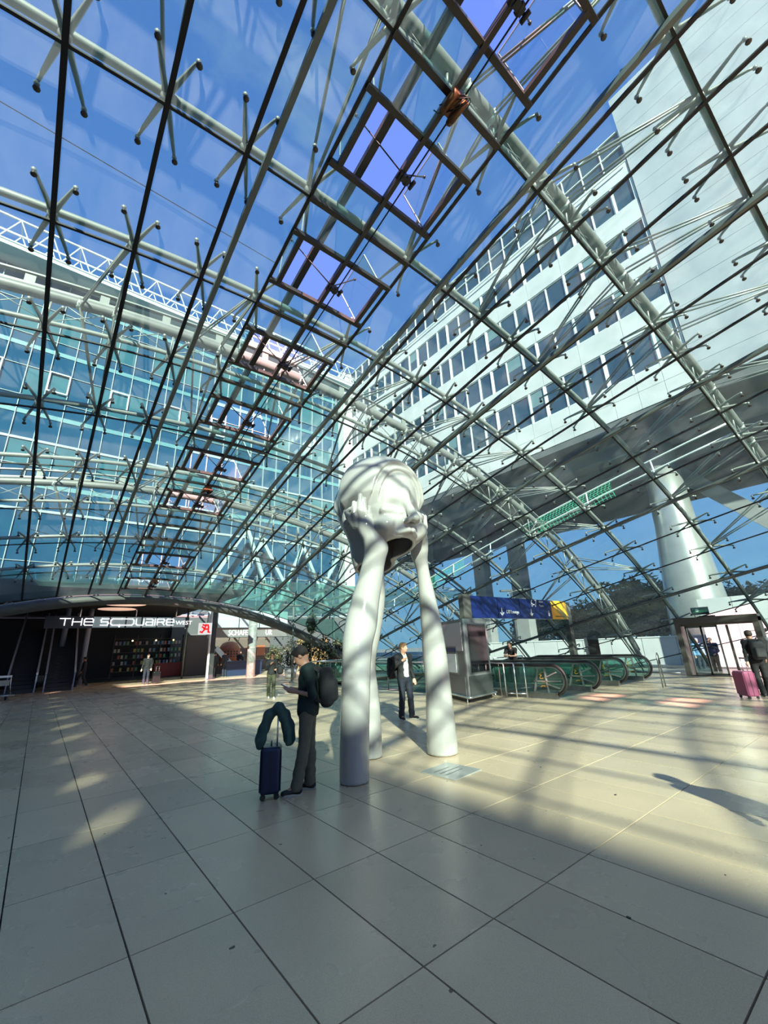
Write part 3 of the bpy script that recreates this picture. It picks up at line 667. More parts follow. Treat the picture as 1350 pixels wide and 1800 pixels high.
# cafe
cf = thing('cafe', 'small cafe with copper oven, navy counter and white letters on a grey fascia', 'cafe', (13.5, 36, 0))
MB().box((-.4, -1.6, 3.2), (6.6, .25, .75)).build('fascia', mat('fascia', (.16, .16, .165), .6), cf)
MB().box((-.5, -1.9, 4.2), (6.6, .2, 1.3)).build('white_upstand', mat('upstand', (.34, .42, .46), .5), cf)
for k in range(4): MB().box((-3.1+k*1.7, -2.02, 4.2), (.05, .06, 1.3)).build('joint', MT['dark'], cf)
wl = mat('white_letter', (.85, .85, .85), .4, emit=(1, 1, 1), estr=.7)
text_obj('SCHAFER', .62, (-2.1, -1.76, 2.95), (HALF, 0, 0), wl, cf, .02, sx=.72); text_obj('UR', .62, (.95, -1.76, 2.95), (HALF, 0, 0), wl, cf, .02, sx=.72)
MB().box((-.2, 3.2, 1.6), (7.4, .2, 3.2)).build('rear_wall', mat('cafe_wall', (.13, .10, .085), .7), cf)
ov = MB(); ov.lathe([(0.9, 0), (.95, .3), (.9, 1.0), (.6, 1.45), (.25, 1.6)], (-.6, 2.2, 1.0), 20); ov.build('oven', mat('oven', (.40, .12, .05), .4, 0, .4, 5), cf)
for r in range(3):
    for c in range(4): MB().ball((-.95+c*.24, 1.28, 1.35+r*.2), .07, 8, 5, (1, .5, 1)).build('oven_tile', MT['dark'], cf)
for x in (1.6, 2.5): MB().box((x+.1, 3.05, 1.75), (.8, .06, .9)).build('copper_panel', mat('copper_panel', (.38, .12, .05), .4) if x < 2 else bpy.data.materials['copper_panel'], cf)
ct = MB().box((-1.1, -2.6, .5), (2.7, .8, 1.0)); ct.box((-1.1, -2.6, 1.02), (2.9, .95, .05)); ct.build('counter', mat('navy', (.012, .025, .07), .5), cf)
MB().prism([(-3.3, 0, 0), (-2.7, 0, 0), (-2.9, 0, 2.4), (-3.15, 0, 2.4)], (0, -1.2, 0), (0, -1.1, 0)).build('white_panel', MT['window_white'], cf)
MB().prism([(-2.8, 0, 1.9), (-2.6, 0, 2.2), (-1.3, 0, .9), (-1.7, 0, .75)], (0, -1.0, 0), (0, -.9, 0)).build('awning', MT['window_white'], cf)
MB().tube([(-2.2, -1.9, 2.8), (3, -1.9, 2.8)], .025, 6).build('lamp_rail', MT['dark'], cf)
for k in range(7): MB().tube([(-2+k*.75, -1.9, 2.8), (-2+k*.75-.1, -2.0, 2.55)], .04, 8).build('track_spot', MT['dark'], cf)
ws = thing('slatted_screen', 'screen of upright honey coloured wooden slats right of the cafe', 'screen', (20.6, 37, 0))
for k in range(16): MB().box((-1.6+k*.2, 0, 1.3), (.15, .05, 2.6)).build('slat', mat('honey_wood', (.40, .22, .10), .5, 0, .3, 6) if k == 0 else bpy.data.materials['honey_wood'], ws)
tag(MB().box((24.2, 37, .85), (3.4, .08, 1.7)).build('glass_screen', mat('teal_glow', (.15, .55, .55), .25)), 'low teal glazed screen right of the wooden slats', 'screen')
# ---------------------------------------------------------------- foliage
def leaf_mesh(nm, n, R, size, m, shape=None, seed=1):
    rnd = random.Random(seed); mb = MB()
    for i in range(n):
        while True:
            p = Vector((rnd.uniform(-1, 1), rnd.uniform(-1, 1), rnd.uniform(-1, 1)))
            if p.length < 1 and (p.length > .55 or rnd.random() < .35): break
        if shape: p = shape(p, rnd)
        p = Vector((p.x*R[0], p.y*R[1], p.z*R[2])); a = Vector((rnd.gauss(0, 1), rnd.gauss(0, 1), rnd.gauss(0, .6))).normalized(); b = a.cross(Vector((rnd.gauss(0, 1), rnd.gauss(0, 1), rnd.gauss(0, 1)))).normalized()
        s = size*rnd.uniform(.6, 1.3); mb.add([p-a*s, p+b*s*.35, p+a*s, p-b*s*.35], [(0, 1, 2, 3)])
    return mb.mesh(nm, m)
def lump(p, rnd): return p*(1+.22*math.sin(p.x*7+p.z*5)+.15*math.sin(p.y*9))
GL = mat('leaf_green', (.035, .065, .022), .55, 0, .5, 3, col2=(.015, .035, .012)); GD = mat('leaf_dark', (.018, .038, .016), .6, 0, .5, 3)
GT = mat('tree_green', (.075, .12, .035), .6, 0, .6, .8, col2=(.03, .065, .02))
bush = leaf_mesh('foliage', 900, (.62, .62, .75), .085, GD, lump, 3); bush2 = leaf_mesh('foliage', 900, (.55, .55, .6), .10, GL, lump, 5)
pot = MB().lathe([(.26, 0), (.34, .05), (.40, .62), (.36, .62), (.34, .55)], n=18).mesh('pot', mat('pot_white', (.55, .52, .50), .5))
stem = MB().tube([(0, 0, .5), (.03, .02, 1.0), (0, -.02, 1.5)], .03, 6); stem.tube([(0, 0, .6), (-.2, .1, 1.3)], .02, 6); stem.tube([(0, 0, .6), (.2, -.1, 1.3)], .02, 6); stem = stem.mesh('stem', mat('bark', (.08, .06, .045), .8))
for k, (x, y, h, lab) in enumerate(((12.3, 27.4, 1.25, 'potted bush left of the row, beside the mottled column'), (12.6, 25.6, 1.45, 'tall dark potted bush second from the mottled column'), (12.9, 24.2, 1.6, 'tall dark potted bush third from the mottled column'), (13.5, 23.0, 1.35, 'potted bush fourth from the mottled column, behind the phone user'), (15.0, 23.6, 1.3, 'potted bush at the right end of the row, under the rim tube'))):
    t = thing('potted_plant', lab, 'plant', (x, y, 0), k*1.3, 'potted bushes by the cafe'); link('pot', pot, t); link('stem', stem, t)
    f = link('foliage', bush if k % 2 else bush2, t, mtx=Matrix.Translation((0, 0, h))@Matrix.Scale(1.15+.1*k, 4, (0, 0, 1))); f['kind'] = 'stuff'
t = thing('potted_tree', 'tall slim potted tree with a small round crown in front of the rim tube', 'tree', (12.0, 21.9, 0)); link('pot', pot, t)
MB().tube([(0, 0, .5), (.03, 0, 1.6), (0, .02, 2.7), (-.02, 0, 3.3)], [.03, .025, .02, .012], 7).build('trunk', mat('trunk', (.10, .08, .06), .8), t)
f = link('foliage', leaf_mesh('foliage', 700, (.30, .30, .62), .075, GL, lump, 9), t, mtx=Matrix.Translation((0, 0, 3.1))); f['kind'] = 'stuff'
pl = MB().box((0, 0, .32), (1.6, .55, .64)).build('planter', MT['panel']); pl.location = (11.8, 20.9, 0); tag(pl, 'low pale rectangular planter behind the walking woman', 'planter')
lm = thing('lamp_post', 'thin dark post with a flat top bar left of the potted tree', 'lamp', (11.0, 22.2, 0))
MB().tube([(0, 0, 0), (0, 0, 4.1)], .05, 10).build('pole', MT['rail_steel'], lm); MB().box((-.15, 0, 4.12), (1.1, .22, .07)).build('lamp_head', MT['rail_steel'], lm); MB().lathe([(.14, 0), (.14, .03), (.06, .05)], n=14).build('base', MT['rail_steel'], lm)
lm = thing('street_lamp', 'dark street lamp with a flat head outside, above the blue sign', 'lamp', (30.5, 21.0, -.25))
MB().tube([(0, 0, 0), (0, 0, 6.0)], .08, 10).build('pole', MT['dark'], lm); MB().box((-.35, .25, 6.0), (1.0, .35, .14), 2.5).build('lamp_head', MT['dark'], lm)
# trees outside
crown = leaf_mesh('crown', 5200, (2.6, 2.6, 2.3), .26, GT, lump, 11); trk = MB().tube([(0, 0, 0), (.1, 0, 1.6), (0, .1, 3.4)], [.22, .17, .1], 8); trk.tube([(0, 0, 2), (.9, .3, 3.6)], [.1, .05], 6); trk.tube([(0, 0, 2), (-.8, -.4, 3.5)], [.1, .05], 6); trk = trk.mesh('trunk', bpy.data.materials['trunk'])
labs = ['first', 'second', 'third', 'fourth', 'fifth', 'sixth', 'seventh', 'eighth', 'ninth', 'tenth']
for k, (x, y, s) in enumerate(((52, 27.5, 1.0), (52, 23.8, 1.15), (53, 20.0, 1.45), (53, 16.2, 1.3), (52, 12.4, 1.1), (50, 9.3, 1.05), (44, 4.6, .9), (45, 0.5, .95), (50, 32, 1.0), (48, -4, 1.0))):
    t = thing('tree', '%s leafy green tree outside beyond the dome, counted from the %s' % (labs[k] if k < 8 else labs[k], 'left'), 'tree', (x, y, -.25), k*.9, 'trees outside beyond the raised office block')
    link('trunk', trk, t, mtx=Matrix.Scale(s, 4)); f = link('crown', crown, t, mtx=Matrix.Translation((0, 0, 3.3*s))@Matrix.Scale(s, 4)@Matrix.Rotation(k*1.1, 4, 'Z')); f['kind'] = 'stuff'
for i, o in enumerate(sorted([o for o in C.objects if o.name.startswith('tree')], key=lambda o: -o.location.y)): o['label'] = '%s leafy green tree outside beyond the dome, counted from the left' % labs[i]
# white parapet walls outside
pw = thing('parapet_wall', 'white panelled parapet wall outside beyond the glass', 'wall', (29.5, 14, -.25))
for k in range(9): MB().box((.2*k*0, -5.6+k*1.9, .9), (.22, 1.86, 1.8)).build('panel', MT['panel'], pw)
MB().box((0, 2, 1.83), (.3, 17.4, .06)).build('coping', MT['window_white'], pw)
sg2 = thing('door_wall', 'tall pale panelled wall outside behind the open doorway', 'wall', (28.0, 5.2, -.25))
for k in range(4):
    for j in range(3): MB().box((0, -3.0+k*1.5, .62+j*1.24), (.2, 1.48, 1.22)).build('panel', MT['panel'], sg2)
rb = thing('red_stand', 'dark stand with a red poster outside the glass behind the escalators', 'stand', (22.2, 10.9, 0))
MB().box((0, 0, .85), (1.9, .5, 1.7), .55).build('cabinet', MT['black'], rb); MB().box((-.15, -.27, 1.15), (1.1, .03, .7), .55).build('poster', mat('poster_red', (.35, .02, .02), .4), rb)
# ---------------------------------------------------------------- doorway in the dome
dr_ = thing('door_1', 'grey brown framed sliding door unit set into the glass dome, open', None, (21.75, 5.35, 0), kind='structure')
DF = mat('door_frame', (.12, .11, .10), .45, .3)
dy = 1.32
f = MB()
for s in (-1, 1): f.box((0, s*dy, 1.12), (.55, .20, 2.24))
f.box((0, 0, 2.20), (.60, 2*dy+.2, .26)); f.box((-.05, 0, 2.03), (.35, 2*dy-.1, .08)); f.box((.0, 0, .02), (.5, 2*dy, .03))
f.build('frame', DF, dr_)
for s, y in ((1, .86), (1, .30), (-1, -.35)):
    lf = MB()
    for q in (-.27, .27): lf.box((.05, y+q, 1.0), (.05, .055, 1.96))
    for z in (.06, 1.95): lf.box((.05, y, z), (.05, .6, .08))
    if y < 0: continue
    l = lf.build('door_leaf', MT['inox'], dr_); MB().box((.05, y, 1.0), (.012, .5, 1.85)).build('glass', MT['clear_glass'], l)
MB().box((.0, -.33, 1.0), (.07, .08, 1.96)).build('mullion', DF, dr_)
MB().box((-.1, .2, 2.30), (.2, .5, .16)).build('sensor', MT['dark'], dr_)
MB().tube([(-.3, 1.6, .12), (-.3, 2.3, .12), (-.3, 3.6, .12)], .035, 8).build('bumper', MT['inox'], dr_)
ex = thing('exit_sign', 'small green emergency exit sign above the doorway', 'sign', (21.6, 5.75, 2.36))
MB().box((0, 0, .22), (.05, .62, .30)).build('sign_case', MT['seal'], ex)
MB().box((-.03, 0, .25), (.015, .52, .2)).build('sign_face', mat('exit_green', (.008, .075, .035), .4, emit=(.01, .12, .06), estr=.2), ex)
pic = strokes([[(-.02, .25), (-.14, .25)], [(-.14, .25), (-.09, .30)], [(-.14, .25), (-.09, .20)]], .022, (-.045, 0, 0), (0, -1, 0), (0, 0, 1), (-1, 0, 0), .01)
pic.box((-.042, .09, .25), (.006, .10, .13)); pic.build('pictogram', mat('exit_white', (.45, .55, .5), .5, emit=(.8, 1, .9), estr=.1), ex)
for y in (-.22, .22): MB().tube([(0, y, -.02), (0, y, .10)], .012, 6).build('bracket', MT['dark'], ex)
# ---------------------------------------------------------------- platform sign gantry
sg3 = thing('sign_gantry', 'wide dark blue platform sign with yellow end panel on two grey posts', 'sign', (16.5, 10.9, 0))
GP = mat('gantry_post', (.13, .13, .12), .5, .3)
MB().box((-3.82, 0, 1.76), (.46, .22, 3.46)).build('post', GP, sg3); MB().box((3.78, 0, 1.70), (.34, .22, 3.4)).build('post', GP, sg3)
BL = mat('sign_blue', (.010, .022, .13), .25); YL = mat('sign_yellow', (.90, .42, .01), .35)
for a, b in ((-3.58, -1.9), (-1.88, -.35), (-.33, 1.2), (1.22, 2.2)): MB().box(((a+b)/2, 0, 3.02), (b-a-.012, .20, .86)).build('blue_panel', BL, sg3)
MB().box((2.92, 0, 3.02), (1.38, .20, .86)).build('yellow_panel', YL, sg3, label='yellow panel')
WL = mat('sign_white_print', (.85, .87, .9), .4)
text_obj('DB Lounge', .20, (-1.35, -.105, 2.80), (HALF, 0, 0), WL, sg3, .003, name='lettering'); text_obj('6-7', .46, (.55, -.105, 3.12), (HALF, 0, 0), WL, sg3, .003, name='lettering', sx=.8)
text_obj('Gleise', .13, (1.22, -.105, 3.32), (HALF, 0, 0), WL, sg3, .003); text_obj('Tracks', .13, (1.22, -.105, 3.14), (HALF, 0, 0), WL, sg3, .003)
for x in (-1.65, .5): strokes([[(x, 3.0), (x, 2.70)], [(x-.11, 2.82), (x, 2.70)], [(x+.11, 2.82), (x, 2.70)]], .035, (0, -.107, 0), (1, 0, 0), (0, 0, 1), (0, -1, 0), .006).build('arrow', WL, sg3)
MB().box((1.95, -.107, 2.80), (.12, .006, .16)).build('pictogram', WL, sg3); MB().ball((1.95, -.107, 2.94), .04, 8, 5, (1, .1, 1)).build('pictogram', WL, sg3)
strokes([[(2.5, 2.72), (3.3, 2.72)]], .03, (0, -.107, 0), (1, 0, 0), (0, 0, 1), (0, -1, 0), .006).build('print_line', MT['seal'], sg3)
# ---------------------------------------------------------------- information pillar
kb = thing('information_pillar', 'grey information pillar with a black screen and a poster case', 'kiosk', (11.1, 9.7, 0))
KM = mat('kiosk_grey', (.20, .195, .20), .32, .3); KP = mat('kiosk_light', (.46, .40, .44), .35)
cor = [Vector((10.05, 8.80, 0)), Vector((11.55, 9.05, 0)), Vector((12.15, 10.75, 0)), Vector((10.92, 10.70, 0))]; ol = []
cc = sum(cor, Vector())/4
for i in range(4):
    p, a, b = cor[i], cor[i-1], cor[(i+1) % 4]; r = .14
    pa = p+(a-p).normalized()*r; pb = p+(b-p).normalized()*r
    for t in (0, .25, .5, .75, 1): ol.append(pa*(1-t)**2+p*2*t*(1-t)+pb*t*t)
ol = [p-Vector((11.1, 9.7, 0)) for p in ol]
MB().prism(ol, (0, 0, .14), (0, 0, 2.40)).build('body', KM, kb); MB().prism([p*.93 for p in ol], (0, 0, .0), (0, 0, .14)).build('plinth', MT['black'], kb)
def face(i, s0, s1, z0, z1, off, th, nm, m, **k):
    a, b = cor[i]-Vector((11.1, 9.7, 0)), cor[(i+1) % 4]-Vector((11.1, 9.7, 0)); d = b-a; n = Vector((d.y, -d.x, 0)).normalized()
    P = [a+d*s0+Vector((0, 0, z0)), a+d*s1+Vector((0, 0, z0)), a+d*s1+Vector((0, 0, z1)), a+d*s0+Vector((0, 0, z1))]
    return MB().prism(P, n*(off-th), n*off).build(nm, m, kb, **k)
face(0, .16, .86, .82, 2.24, .02, .05, 'screen', mat('screen', (.006, .006, .008), .08), label='black display screen'); face(0, .12, .90, .78, 2.28, .008, .04, 'bezel', MT['inox'])
face(0, .05, .95, .16, .72, .012, .03, 'service_door', MT['inox'])
face(3, .10, .92, 1.45, 2.30, .012, .03, 'upper_panel', KP); face(3, .14, .70, .75, 1.58, .03, .04, 'poster_frame', MT['inox']); face(3, .17, .67, .80, 1.36, .04, .02, 'poster', mat('poster_white', (.72, .72, .76), .3))
face(3, .17, .67, 1.42, 1.54, .04, .02, 'poster_header', BL); face(3, .10, .92, .16, .70, .012, .03, 'service_door', KM)
bar = [p*1.13+Vector((0, 0, .16)) for p in ol]; MB().tube(bar, .03, 8, closed=True).build('bumper_bar', MT['chrome'], kb)
for i in (0, 5, 10, 15): MB().tube([ol[i]*1.12+Vector((0, 0, 0)), ol[i]*1.12+Vector((0, 0, .16))], .02, 6).build('bar_foot', MT['chrome'], kb)
# ---------------------------------------------------------------- barriers, railings
def barrier(nm, lab, cat, pts, h, post_every=1, glass=True, grp=None, rr=.024):
    t = thing(nm, lab, cat, (pts[0][0], pts[0][1], 0), group=grp); o = Vector((pts[0][0], pts[0][1], 0)); P = [Vector((x, y, 0))-o for x, y in pts]
    MB().tube([p+Vector((0, 0, h)) for p in P], rr, 8).build('handrail', MT['chrome'], t)
    for p in P: MB().tube([p, p+Vector((0, 0, h))], rr*.9, 8).build('post', MT['inox'], t)
    for a, b in zip(P[:-1], P[1:]):
        if glass:
            d = (b-a).normalized(); MB().beam(a+d*.06+Vector((0, 0, h*.5-.02)), b-d*.06+Vector((0, 0, h*.5-.02)), .012, h-.26).build('glass_panel', MT['rail_glass'], t)
        else:
            for z in (.35, .7): MB().tube([a+Vector((0, 0, z*h)), b+Vector((0, 0, z*h))], rr*.7, 6).build('crossbar', MT['chrome'], t)
    return t
barrier('glass_railing', 'long glass railing along the stairwell behind the white shirted man', 'railing', [(11.35, y) for y in (11.2, 12.7, 14.2, 15.7, 17.2, 18.7, 20.6)], 1.05)
barrier('glass_railing', 'glass railing at the rear end of the stairwell', 'railing', [(11.35, 20.75), (13.3, 20.75), (15.3, 20.75), (17.3, 20.75), (19.4, 20.75)], 1.05)
barrier('glass_railing', 'short glass railing between the two escalator pairs', 'railing', [(14.45, 11.2), (15.45, 11.2), (16.45, 11.2)], 1.05)
t = thing('tube_barrier', 'bright tubular steel barrier right of the information pillar', 'barrier', (11.75, 8.75, 0))
for k, (x, y) in enumerate(((0, 0), (.12, -.30), (.22, -.60))):
    a = Vector((x, y, 0)); b = a+Vector((-.1, 1.2, 0)) if 0 else a+Vector((.06, 1.0, 0)); MB().tube([a, a+Vector((0, 0, .97)), a+Vector((.03, .06, 1.0)), b+Vector((0, 0, 1.0)), b], .022, 8).build('hoop', MT['chrome'], t)
MB().tube([(0, 0, .12), (.12, -.30, .12), (.22, -.60, .12)], .022, 8).build('crossbar', MT['chrome'], t)
t = thing('bollard', 'slim steel loop bollard standing between escalators and doorway', 'bollard', (16.7, 6.0, 0))
MB().tube([(-.13, 0, 0), (-.07, 0, .75), (-.07, 0, 1.0), (0, 0, 1.09), (.07, 0, 1.0), (.07, 0, .75), (.13, 0, 0)], .022, 8).build('loop', MT['inox'], t)
MB().box((0, 0, .82), (.12, .06, .14)).build('card_reader', MT['black'], t)
MB().box((0, 0, .70), (.17, .04, .03)).build('crossbar', MT['inox'], t)
# ---------------------------------------------------------------- escalators down to the platforms
BG = mat('balustrade_glass_frame', (.20, .22, .21), .35, .5); YO = mat('brush_yellow', (.40, .26, .02), .6)
ex_l = [('nearest escalator going down, beside the information pillar', 12.15, 14.25, 6.9), ('second escalator going down, towards the glass doorway', 16.5, 18.65, 7.0)]
for lab, xa, xb, y0 in ex_l:
    e = thing('escalator', lab, 'escalator', (xa, y0, 0), group='escalators down to the platforms')
    Y1 = HY0+.4-y0; Lr = 8.0; sl = .55
    for x in (0, xb-xa):
        pth = []
        for a in range(0, 13): t = math.pi*(-.5+a/12.); pth.append(Vector((x, .42-.42*math.cos(t), .53+.42*math.sin(t))))
        pth = pth[1:]+[Vector((x, Y1*.6, .95)), Vector((x, Y1, .95)), Vector((x, Y1+.6, .82)), Vector((x, Y1+Lr, .82-(Lr-.6)*sl))]
        low = [Vector((p.x, p.y, max(p.z-.75 if i > 11 else .2, .2) if i < 14 else p.z-.78)) for i, p in enumerate(pth)]
        MB().tube(pth, .045, 8).build('handrail', MT['rubber'], e)
        inn = [Vector((x, .42+(p.y-.42)*.82 if p.y < .42 else p.y, .53+(p.z-.53)*.84)) for p in pth]
        MB().tube(inn[:14], .02, 6).build('newel_rim', MT['inox'], e)
        outl = [Vector((x, .42, .16))]+[q for q in inn[:13]]+[Vector((x, Y1, .88)), Vector((x, Y1, .16))]
        MB().prism(outl, (-.006, 0, 0), (.006, 0, 0)).build('glass_balustrade', MT['rail_glass'], e)
        MB().prism([(x, Y1, .88), (x, Y1+Lr, .88-Lr*sl), (x, Y1+Lr, .1-Lr*sl), (x, Y1, .1)], (-.006, 0, 0), (.006, 0, 0)).build('glass_balustrade', MT['rail_glass'], e)
        # branching metal support plate behind the newel
        sp_ = MB()
        for pl_ in ([(.60, .12), (.66, .85)], [(1.10, .12), (.86, .86)], [(.62, .48), (1.04, .48)], [(.18, .50), (.62, .48)], [(.28, .74), (.62, .60)], [(.25, .30), (.60, .40)], [(.66, .86), (.9, .86)]):
            sp_.beam((x, pl_[0][0], pl_[0][1]), (x, pl_[1][0], pl_[1][1]), .03, .09, up=(1, 0, 0))
        sp_.v = [(px, py, pz) for px, py, pz in sp_.v]; sp_.build('newel_frame', BG, e)
        br = MB()
        for q in range(5): br.tube([Vector((x, .74+.07*math.cos(q*1.3+b*.5)*1.6, .3+.1*q+.05*math.sin(b*.6+q))) for b in range(8)], .012, 5)
        br.build('drive_belt', YO, e)
        MB().box((x, Y1/2+.2, .08), (.16, Y1-.3, .18)).build('skirt', MT['inox'], e)
    MB().box(((xb-xa)/2, Y1/2+.2, .015), (xb-xa-.2, Y1-.4, .03)).build('landing_plate', MT['inox'], e)
    st = MB()
    for i in range(20): st.box(((xb-xa)/2, Y1+.2+i*.4, -.12-i*.22), (xb-xa-.25, .4, .22))
    st.build('steps', MT['dark'], e)
    MB().prism([(0, Y1, -.05), (0, Y1+Lr, -Lr*sl-.05), (0, Y1+Lr, -Lr*sl-.8), (0, Y1, -.8)], (0, 0, 0), (xb-xa, 0, 0)).build('truss', MT['dark'], e)
# stairwell walls
wm = mat('well_wall', (.10, .12, .12), .6)
w_ = MB().box((HX0-.02, (HY0+HY1)/2, -3), (.04, HY1-HY0, 5.9)); w_.box((HX1+.02, (HY0+HY1)/2, -3), (.04, HY1-HY0, 5.9)); w_.box(((HX0+HX1)/2, HY1+.02, -3), (HX1-HX0, .04, 5.9)); w_.box(((HX0+HX1)/2, HY0-.02, -3), (HX1-HX0, .04, 5.9)); w_.box(((HX0+HX1)/2, (HY0+HY1)/2, -6), (HX1-HX0, HY1-HY0, .1))
struct(w_, 'wall_stairwell', wm, 'dark walls of the stairwell below the escalators')
# floor plaque at the sculpture
pq = thing('floor_plaque', 'square clear plaque on the floor beside the right leg of the sculpture', 'plaque', (4.72, 4.60, 0), .1)
MB().box((0, 0, .006), (.60, .60, .010)).build('plate', mat('plaque', (.36, .36, .34), .12), pq)
strokes([[(-.2, .12), (.1, .12)], [(-.2, .02), (.2, .02)], [(-.2, -.08), (.15, -.08)]], .02, (0, 0, .013), (1, 0, 0), (0, 1, 0), (0, 0, 1), .002).build('print_line', mat('plaque_print', (.16, .16, .16), .4), pq)
# luggage trolley far left
t = thing('luggage_trolley', 'empty steel luggage trolley at the far left edge', 'trolley', (-1.05, 27.2, 0), .3)
MB().tube([(-.3, .5, 1.0), (.3, .5, 1.0), (.33, .45, .5), (.3, .1, .22), (.28, -.5, .2), (-.28, -.5, .2), (-.3, .1, .22), (-.33, .45, .5)], .022, 7, closed=True).build('frame', MT['chrome'], t)
MB().box((0, .52, 1.0), (.66, .07, .10)).build('push_bar', MT['window_white'], t); MB().box((0, .40, .72), (.5, .04, .25)).build('basket', MT['inox'], t); MB().box((0, -.1, .24), (.5, .8, .02)).build('platform', MT['inox'], t)
for x, y in ((-.25, .4), (.25, .4), (0, -.45)): MB().tube([(x-.02, y, .09), (x+.02, y, .09)], .09, 14).build('wheel', MT['rubber'], t)
# ---------------------------------------------------------------- distance-field modelling (continuous organic surfaces)
def snet(f, lo, hi, h):
    lo = np.array(lo, float); hi = np.array(hi, float); n = np.ceil((hi-lo)/h).astype(int)+1
    ax = [(lo[i]+np.arange(n[i])*h).astype(np.float32) for i in range(3)]
    X, Y, Z = np.meshgrid(*ax, indexing='ij'); P = np.stack([X, Y, Z], -1).reshape(-1, 3)
    V = f(P).reshape(n).astype(np.float32); S = V < 0
    c = np.zeros(n-1, int)
    for a in (0, 1):
        for b in (0, 1):
            for d in (0, 1): c += S[a:n[0]-1+a, b:n[1]-1+b, d:n[2]-1+d]
    act = (c > 0) & (c < 8); I = np.argwhere(act); idx = -np.ones(n-1, int); idx[act] = np.arange(len(I))
    acc = np.zeros((len(I), 3)); cnt = np.zeros(len(I))
    for axis in range(3):
        o = [i for i in range(3) if i != axis]
        for a in (0, 1):
            for b in (0, 1):
                p = I.copy(); p[:, o[0]] += a; p[:, o[1]] += b; q = p.copy(); q[:, axis] += 1
                v0 = V[p[:, 0], p[:, 1], p[:, 2]]; v1 = V[q[:, 0], q[:, 1], q[:, 2]]; m = (v0 < 0) != (v1 < 0)
                t = np.where(m, v0/(v0-v1+1e-12), 0); w = p.astype(float); w[:, axis] += t; acc[m] += w[m]; cnt[m] += 1
    VV = lo+acc/cnt[:, None]*h; F = []
    for axis in range(3):
        o = [(axis+1) % 3, (axis+2) % 3]; sl0 = [slice(None)]*3; sl1 = [slice(None)]*3; sl0[axis] = slice(0, -1); sl1[axis] = slice(1, None)
        A = S[tuple(sl0)]; B = S[tuple(sl1)]; E_ = np.argwhere(A != B); ok = np.ones(len(E_), bool)
        for k in o: ok &= (E_[:, k] > 0) & (E_[:, k] < n[k]-1)
        E_ = E_[ok]; q = []
        for a, b in ((0, 0), (-1, 0), (-1, -1), (0, -1)):
            p = E_.copy(); p[:, o[0]] += a; p[:, o[1]] += b; q.append(idx[p[:, 0], p[:, 1], p[:, 2]])
        q = np.stack(q, 1); flip = A[E_[:, 0], E_[:, 1], E_[:, 2]]; q[~flip] = q[~flip][:, ::-1]; F.append(q)
    return VV, np.concatenate(F)
def rc(P, a, b, ra, rb=None, sc=None):
    rb = ra if rb is None else rb; a = np.array(a, np.float32); b = np.array(b, np.float32)
    if sc is not None: s = np.array(sc, np.float32); P = P/s; a = a/s; b = b/s
    ab = b-a; t = np.clip(((P-a)@ab)/(ab@ab+1e-9), 0, 1); d = np.linalg.norm(P-(a+t[:, None]*ab), axis=1)-(ra+(rb-ra)*t)
    return d*(min(sc) if sc is not None else 1)
def ell(P, c, r, R=None):
    Q = P-np.array(c, np.float32)
    if R is not None: Q = Q@np.array(R, np.float32)
    r = np.array(r, np.float32); k0 = np.linalg.norm(Q/r, axis=1); k1 = np.linalg.norm(Q/(r*r), axis=1); return k0*(k0-1)/(k1+1e-9)
def rbox(P, c, d, r, R=None):
    Q = P-np.array(c, np.float32)
    if R is not None: Q = Q@np.array(R, np.float32)
    q = np.abs(Q)-(np.array(d, np.float32)/2-r); return np.linalg.norm(np.maximum(q, 0), axis=1)+np.minimum(q.max(1), 0)-r
def smin(a, b, k): h = np.clip(.5+.5*(b-a)/k, 0, 1); return b+(a-b)*h-k*h*(1-h)
def smax(a, b, k): return -smin(-a, -b, k)
def smins(L, k):
    r = L[0]
    for x in L[1:]: r = smin(r, x, k)
    return r
def fmesh(name, f, lo, hi, h, m, parent, label=None):
    V, F = snet(f, lo, hi, h); me = bpy.data.meshes.new(name); me.from_pydata(V.tolist(), [], F.tolist()); me.polygons.foreach_set('use_smooth', [True]*len(F)); me.materials.append(m); me.update()
    return link(name, me, parent, label)
def chain(P, pts, k=.05):
    r = None
    for (a, ra), (b, rb) in zip(pts[:-1], pts[1:]):
        d = rc(P, a, b, ra, rb); r = d if r is None else smin(r, d, k)
    return r
